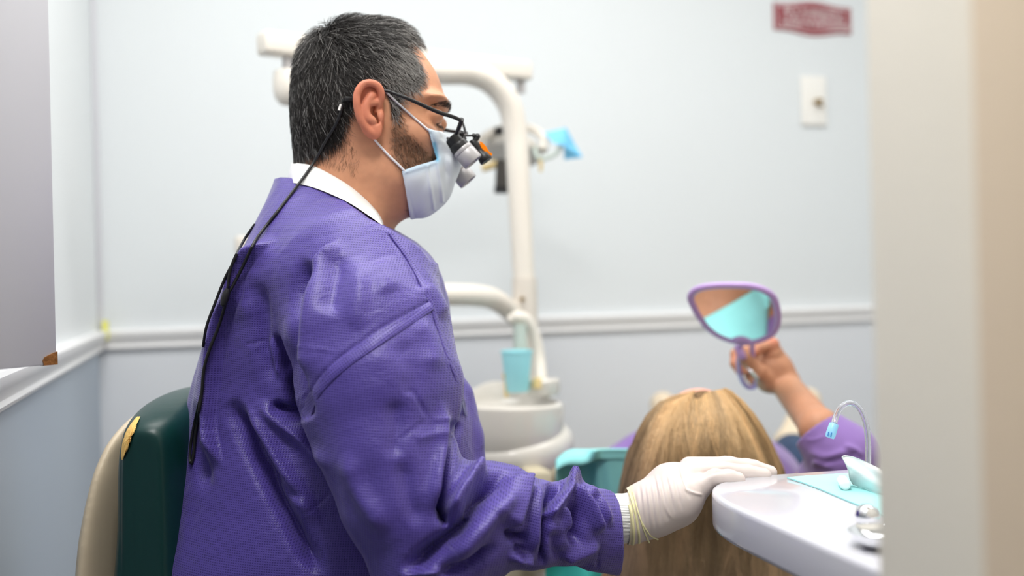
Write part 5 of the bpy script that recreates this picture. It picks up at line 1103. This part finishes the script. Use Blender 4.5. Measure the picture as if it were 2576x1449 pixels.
jf.cone(HI-LAT*.06, HI+LAT*.06, .115, .115, .04)
v, q = jf.mesh(); n = normals(v, q); v = v+n*(0.003*vnoise(v, 45, 9))[:, None]; mesh('jeans', VW(v), q, M['navy'], woman)
v, q = boots.mesh(); 
cl = (v[:, 0] < 0.67); fmk = cl[q].all(1)
for m_ in (fmk, ~fmk): mesh('boot', VW(v), q[m_], M['beigeboot'], woman)

# ---- hair
HP2 = [(1752, 986), (1778, 972), (1806, 967), (1838, 982), (1872, 1012), (1902, 1052), (1932, 1108), (1955, 1160), (1970, 1200), (1982, 1300), (1986, 1449), (1982, 1560), (1540, 1560), (1542, 1449), (1552, 1330), (1564, 1240), (1580, 1165), (1602, 1098), (1632, 1040), (1664, 1008), (1700, 992), (1732, 994)]
def Wp(x2, z2):
    z_ = np.broadcast_to(z2, np.broadcast(x2, z2).shape); t = np.clip((-0.27-z_)/0.12, 0, 1); return 0.094-0.045*t
kf = Field(L(1520, 1580, 1.5)*[1, 0, 1]+[0, 1.43, 0], L(2000, 950, 1.5)*[1, 0, 1]+[0, 1.68, 0], 0.0035)
ins_ = [(1768+(a-1768)*0.94, 1300+(b-1300)*0.92) for a, b in HP2]
inflate(kf, ins_, 1.47, 1.555, 0.072, 0.094, nb=3, Wf=Wp, sm=True)
# leave the face free: hair only on the crown side and below
sl, X, Y, Z = kf.sub(kf.lo, kf.lo+kf.n*kf.h); g_ = (X-HC[0])*aC[0]+(Y-HC[1])*aC[1]+(Z-HC[2])*aC[2]; h_ = (X-HC[0])*aF[0]+(Y-HC[1])*aF[1]+(Z-HC[2])*aF[2]
kf.F[sl] = np.maximum(kf.F[sl], np.minimum(-(g_-0.050), h_-0.0).astype(np.float32))
kv, kq = kf.mesh(); kv = relax(kv, kq, 2); 
M['hairp'] = node_mat('blonde_hair', S(176, 140, 92), rough=0.36, spec=0.55, attr='Col')
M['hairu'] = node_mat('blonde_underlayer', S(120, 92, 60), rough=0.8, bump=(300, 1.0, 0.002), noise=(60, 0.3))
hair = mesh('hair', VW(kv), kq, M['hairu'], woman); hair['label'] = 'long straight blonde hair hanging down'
KB = bvh_of(kv, kq)
ys = np.arange(960, 1581, 10.0); xs = np.arange(1520, 2011, 10.0); dg = np.full((len(ys), len(xs)), np.nan)
for i, y_ in enumerate(ys):
    for j, x_ in enumerate(xs):
        h_ = hit(KB, x_, y_, None)
        if h_ is not None: dg[i, j] = h_
ok = ~np.isnan(dg)
for _ in range(60):                      # spread the depths outward past the outline
    p = np.pad(np.where(np.isnan(dg), 0, dg), 1); w = np.pad((~np.isnan(dg)).astype(float), 1)
    sm = sum(p[1+a:p.shape[0]-1+a, 1+b:p.shape[1]-1+b] for a in (-1, 0, 1) for b in (-1, 0, 1)); wt = sum(w[1+a:w.shape[0]-1+a, 1+b:w.shape[1]-1+b] for a in (-1, 0, 1) for b in (-1, 0, 1))
    dg = np.where(np.isnan(dg) & (wt > 0), sm/np.maximum(wt, 1)+0.003, dg)
dg = np.where(np.isnan(dg), 1.55, dg); dg = blur2(dg, 2)
def depth_at(x_, y_):
    i = np.clip((y_-ys[0])/10, 0, len(ys)-1.001); j = np.clip((x_-xs[0])/10, 0, len(xs)-1.001); i0, j0 = i.astype(int), j.astype(int); fi, fj = i-i0, j-j0
    return dg[i0, j0]*(1-fi)*(1-fj)+dg[i0+1, j0]*fi*(1-fj)+dg[i0, j0+1]*(1-fi)*fj+dg[i0+1, j0+1]*fi*fj
lt_ = np.array([(1746, 985), (1700, 992), (1664, 1008), (1632, 1040), (1602, 1098), (1580, 1165), (1564, 1240), (1552, 1330), (1542, 1449), (1540, 1600)], dtype=float)
rt_ = np.array([(1766, 975), (1806, 968), (1838, 982), (1872, 1012), (1902, 1052), (1932, 1108), (1955, 1160), (1970, 1200), (1982, 1300), (1986, 1449), (1982, 1600)], dtype=float)
def long_hair(n, seg, nclump, amin, amax, r0, wig, liftm, bright, name, stray=False):
    ca = np.sort(rng.uniform(amin, amax, nclump)); ca[:3] = amin; ca[-3:] = amax; ci = rng.integers(0, nclump, n); a = ca[ci]+rng.normal(0, 0.042 if not stray else 0.05, n); a = np.clip(a, -1.02, 1.02)
    cb = 0.50+0.80*rng.random(nclump); cl_ = rng.uniform(0, 1, nclump); cph = rng.random(nclump)*6.28; cfr = rng.uniform(0.5, 1.5, nclump)
    t0_ = np.where(rng.random(n) < 0.72, 0.0, rng.random(n)*0.35); t1_ = np.where(stray, rng.uniform(0.3, 0.9, n), 1.0); T = np.linspace(0, 1, seg+1)
    Pp = np.zeros((n, seg+1, 3)); cc = np.zeros((n, seg+1, 3))
    drift = rng.normal(0, 0.19, nclump)[ci]; sph = rng.random(n)*6.28; ytop = 995-np.where(a > 0, 19*a, -12*a)-7*rng.random(n)*(1-np.abs(a))+15*np.exp(-(a/0.16)**2); tone = rng.random(n)
    for j, tt in enumerate(T):
        t = t0_+(t1_-t0_)*tt; te = t**1.25; y = ytop+(1575-ytop)*te
        xl = np.interp(y, lt_[:, 1], lt_[:, 0]); xr = np.interp(y, rt_[:, 1], rt_[:, 0]); mid = 1754*np.exp(-te*9)+(xl+xr)/2*(1-np.exp(-te*9))
        aa = np.clip(a+(ca[ci]-a)*0.55*te+drift*np.sin(te*3.0)*(1-np.abs(a)**3), -1.02, 1.02); aa = np.sign(aa)*np.abs(aa)**(0.92+0.0*te)
        # parting: the right-hand lock swings out first, then down
        x = np.where(aa < 0, mid+aa*(mid-xl), mid+aa*(xr-mid))+wig*te*(1-0.3*te)*np.sin(cph[ci]+cfr[ci]*te*7)+2.2*te*np.sin(sph+te*9)+rng.normal(0, 0.2, n)
        d = depth_at(x, y)-liftm*(0.15+cl_[ci])*np.sin(math.pi*np.clip(te*1.15+0.06, 0, 1))-0.0015-0.004*tone
        if stray: d = d-0.010*tt*rng.random(n); x = x+60*(tt-0.3)*np.sin(cph[ci]+a*20)*tt; 
        Pp[:, j] = np.stack([(x-1288)/FPX*d, d, -(y-724.5)/FPX*d], 1)
        base = np.array(S(202, 166, 118))[None]*(1-te)[:, None]+np.array(S(188, 164, 134))[None]*te[:, None]; lo2 = np.array(S(190, 166, 146))[None]; wl = smooth01(-aa, 0.45, 1.0)[:, None]*te[:, None]
        cc[:, j] = (base*(1-wl)+lo2*wl)*(cb[ci]*(0.8+0.4*tone))[:, None]*bright
    tan = np.gradient(Pp, axis=1); tan /= np.linalg.norm(tan, axis=2)[:, :, None]+1e-12; nz_ = np.array([0, -1.0, 0.05])
    A_3 = np.cross(tan, nz_); A_3 /= np.linalg.norm(A_3, axis=2)[:, :, None]+1e-9; B_3 = np.cross(tan, A_3); ph = rng.random(n)*6.28; V = np.zeros((n, seg+1, 3, 3))
    for k in range(3):
        an = (ph+k*2.0944)[:, None, None]; rr = (r0*(1-0.5*T))[None, :, None]; V[:, :, k] = Pp+rr*(np.cos(an)*A_3+np.sin(an)*B_3)
    base = (np.arange(n)*(seg+1)*3)[:, None, None, None]; jj = (np.arange(seg)*3)[None, :, None, None]; kk_ = np.arange(3)[None, None, :, None]
    q = np.concatenate([base+jj+kk_, base+jj+(kk_+1) % 3, base+jj+3+(kk_+1) % 3, base+jj+3+kk_], 3).reshape(-1, 4)
    o = mesh(name, VW(V.reshape(-1, 3)), q, M['hairp'], hair, colors=np.repeat(cc.reshape(-1, 3), 3, axis=0)); o['kind'] = 'stuff'; return o
long_hair(11500, 12, 300, -1.0, 1.0, 0.00034, 22, 0.019, 1.0, 'hair_strand')
long_hair(220, 12, 60, -1.0, 1.0, 0.00016, 10, 0.014, 1.25, 'stray_hair', stray=True)

# ------------------------------------------------------------------ hand mirror
DM = 1.73; hm = thing('hand_mirror', P(1884, 950, DM), 'lilac framed hand mirror with a loop handle held up by the woman', 'hand mirror')
MC = L(1848, 790, DM); MN = np.array([-0.207, -0.643, -0.737]); MN /= np.linalg.norm(MN)
def onm(x_, y_, off_=0.0):
    r_ = L(x_, y_, 1.0); return r_*((MC@MN)/(r_@MN))+MN*off_
OUT = [(1738, 748), (1746, 733), (1765, 724), (1800, 719), (1845, 718), (1885, 720), (1920, 729), (1944, 747), (1954, 778), (1955, 808), (1945, 835), (1920, 851), (1885, 860), (1850, 858), (1810, 844), (1780, 822), (1758, 792), (1744, 766)]
ou = spline(np.array(OUT, dtype=float), 5, closed=True)
rim_ = np.array([onm(a, b) for a, b in ou]); MB().tube(VW(rim_), .0068, n=16, closed=True, flat=0.75).build('frame', M['lilac'], hm)
cm = rim_.mean(0); inn = cm+(rim_-cm)*0.985
v = np.concatenate([inn+MN*0.0020, inn-MN*0.002]); n = len(inn); f = [list(range(n))]+[[n+i for i in range(n)][::-1]]+[[i, n+i, n+(i+1) % n, (i+1) % n] for i in range(n)]
o = mesh('glass', VW(v), f, M['mirror'], hm, smooth=False)
v = np.concatenate([inn-MN*0.0022, inn-MN*0.0065]); mesh('back_plate', VW(v), f, M['lilac'], hm, smooth=False)
hl = spline([onm(*p) for p in ((1866, 860), (1861, 884), (1858, 908), (1860, 935), (1868, 960), (1884, 975), (1900, 971), (1903, 950), (1898, 925), (1893, 890), (1892, 860))], 6)
MB().tube(VW(hl), .0044, n=14).build('loop_handle', M['lilac'], hm)
MB().tube(VW(spline([onm(1842, 857, .001), onm(1864, 851, .002), onm(1888, 859, .001)], 5)), .006, n=12, flat=.7).build('neck', M['lilac'], hm)

# ------------------------------------------------------------------ paper bib
def sheet(fn, nu, nv, name, mat, parent, th=0.0012):
    p = np.array([fn(i/(nu-1), j/(nv-1)) for j in range(nv) for i in range(nu)]); f = np.array([[j*nu+i, j*nu+i+1, (j+1)*nu+i+1, (j+1)*nu+i] for j in range(nv-1) for i in range(nu-1)])
    n = normals(p, f); N_ = len(p); v = np.concatenate([p, p-n*th]); rim = [i for i in range(nu)]+[j*nu+nu-1 for j in range(1, nv)]+[(nv-1)*nu+i for i in range(nu-2, -1, -1)]+[j*nu for j in range(nv-2, 0, -1)]
    ff = np.concatenate([f, f[:, ::-1]+N_, np.array([[rim[(i+1) % len(rim)], rim[i], rim[i]+N_, rim[(i+1) % len(rim)]+N_] for i in range(len(rim))])]); return mesh(name, VW(v), ff, mat, parent)
bb = thing('paper_bib', VW([0.3, 1.95, -0.25])[0], 'aqua paper bib spread over the lying woman with its folded corner by her hair', 'bib')
CB = bvh_of(*cf.mesh()); CB2 = bvh_of(v2, q2)
def topz(x_, y_, d0=-0.27):
    zs_ = [r[0].z for r in (B_.ray_cast(Vector((x_, y_, 0.02)), Vector((0, 0, -1))) for B_ in (CB, CB2)) if r[0] is not None and r[0].z < -0.2]; return max(zs_) if zs_ else d0
def bibf(u, w):
    c = SH+LAT*(-0.035+(u-0.5)*0.25)+AX*(0.06-0.16*u+0.45*w); z_ = max(topz(c[0], c[1], -0.36), -0.36)
    return np.array([c[0], c[1], z_+0.006+0.003*math.sin(u*9+w*3)+0.002*math.sin(w*14-u*5)])
sheet(bibf, 30, 34, 'bib_sheet', M['teal2'], bb)
def cor(u, w):       # the corner standing up and curling over beside her shoulder
    x_ = 1398+212*u; sag = 7*math.sin(u*3.1)
    if w < 0.35:
        t = w/0.35; y_ = 1150-17*math.sin(t*math.pi*0.5)*(1-0.12*u)-sag*0.4+(4 if u < .02 else 0); d = 1.70+0.045*(1-math.cos(t*math.pi*0.5))
        y_ = 1156+14*math.sin(u*6.0)*(u < .52)-26*math.sin(t*math.pi*0.62)/math.sin(math.pi*0.62)-14*math.sin(u*6.0)*(u < .52)*t+(30*(1-u/0.22)**2 if u < 0.22 else 0)
    else:
        t = (w-0.35)/0.65; y_ = 1130+(30*(1-u/0.22)**2 if u < 0.22 else 0)+125*t; d = 1.745+0.012*t
    e1 = math.exp(-((u-0.46-0.10*max(0, w-0.3))/0.055)**2); front = 1/(1+math.exp(-(u-0.50-0.12*max(0, w-.3))/0.025)); d -= (0.026*e1+0.045*front*min(1, w*2.2))*(1 if w > 0.2 else w*5)
    d += 0.02*math.exp(-(u/0.09)**2)*(w > .35)*-1
    return L(x_, y_, d)
sheet(cor, 44, 34, 'folded_corner', M['teal2'], bb)
hang = lambda u, w: L(1372+175*u, 1392+130*w+8*u, 1.66+0.02*math.sin(u*8)+0.01*math.sin(w*4+u*3))
sheet(hang, 22, 14, 'hanging_edge', node_mat('deep_aqua_cover', S(50, 160, 150), rough=0.8), bb)

# ------------------------------------------------------------------ dental chair under her
dc = thing('dental_chair', (*VW([0.55, 2.3, 0])[0][:2], 0), 'reclined beige dental chair carrying the woman', 'dental chair')
ch = Field([-0.05, 1.56, -0.80], [1.25, 3.2, -0.40], 0.008)
def cush(f, a, b, w, th, k=0.01):
    f.cone(a-LAT*w, b-LAT*w, th, th, k); f.cone(a+LAT*w, b+LAT*w, th, th, k)
    for i in range(1, 6): s = -w+2*w*i/6; f.cone(a+LAT*s, b+LAT*s, th, th, 0.03)
cush(ch, SH+AX*0.0-[0, 0, .165], SH+AX*0.52-[0, 0, .24], .19, .045); v, q = ch.mesh(); mesh('back_cushion', VW(v), q, M['chairbeige'], dc)
ch = Field([-0.05, 1.56, -0.95], [1.35, 3.2, -0.50], 0.008); cush(ch, SH+AX*0.56-[0, 0, .27], SH+AX*1.15-[0, 0, .27], .17, .045); v, q = ch.mesh(); mesh('seat_cushion', VW(v), q, M['chairbeige'], dc)
ch = Field([0.1, 1.45, -0.7], [0.5, 1.8, -0.33], 0.006); c_ = HC+np.array([0.0, 0.045, -.125]); ch.ell(c_, (.12, .06, .035), .01); v, q = ch.mesh(); mesh('headrest', VW(v), q, M['chairbeige'], dc)
e0 = VW([SH+AX*0.7-[0, 0, .33]])[0]; MB().box((e0[0], e0[1], e0[2]/2), (0.3, 0.4, e0[2]), bev=.04, seg=3).build('pedestal', M['chairbeige'], dc)
MB().lathe([(0.34, 0), (0.34, .02), (.28, .04), (0, .045)], (e0[0], e0[1], 0), n=48).build('base_plate', M['chairbeige'], dc)
MB().tube(VW(spline([L(1295, 1205, 2.05), L(1340, 1182, 2.05), L(1400, 1190, 2.06)], 5)), .026, n=18).build('arm_rest', M['chairbeige'], dc)
MB().box(P(1345, 1300, 2.0), (.05, .10, .20), bev=.012).build('arm_support', M['chairbeige'], dc)
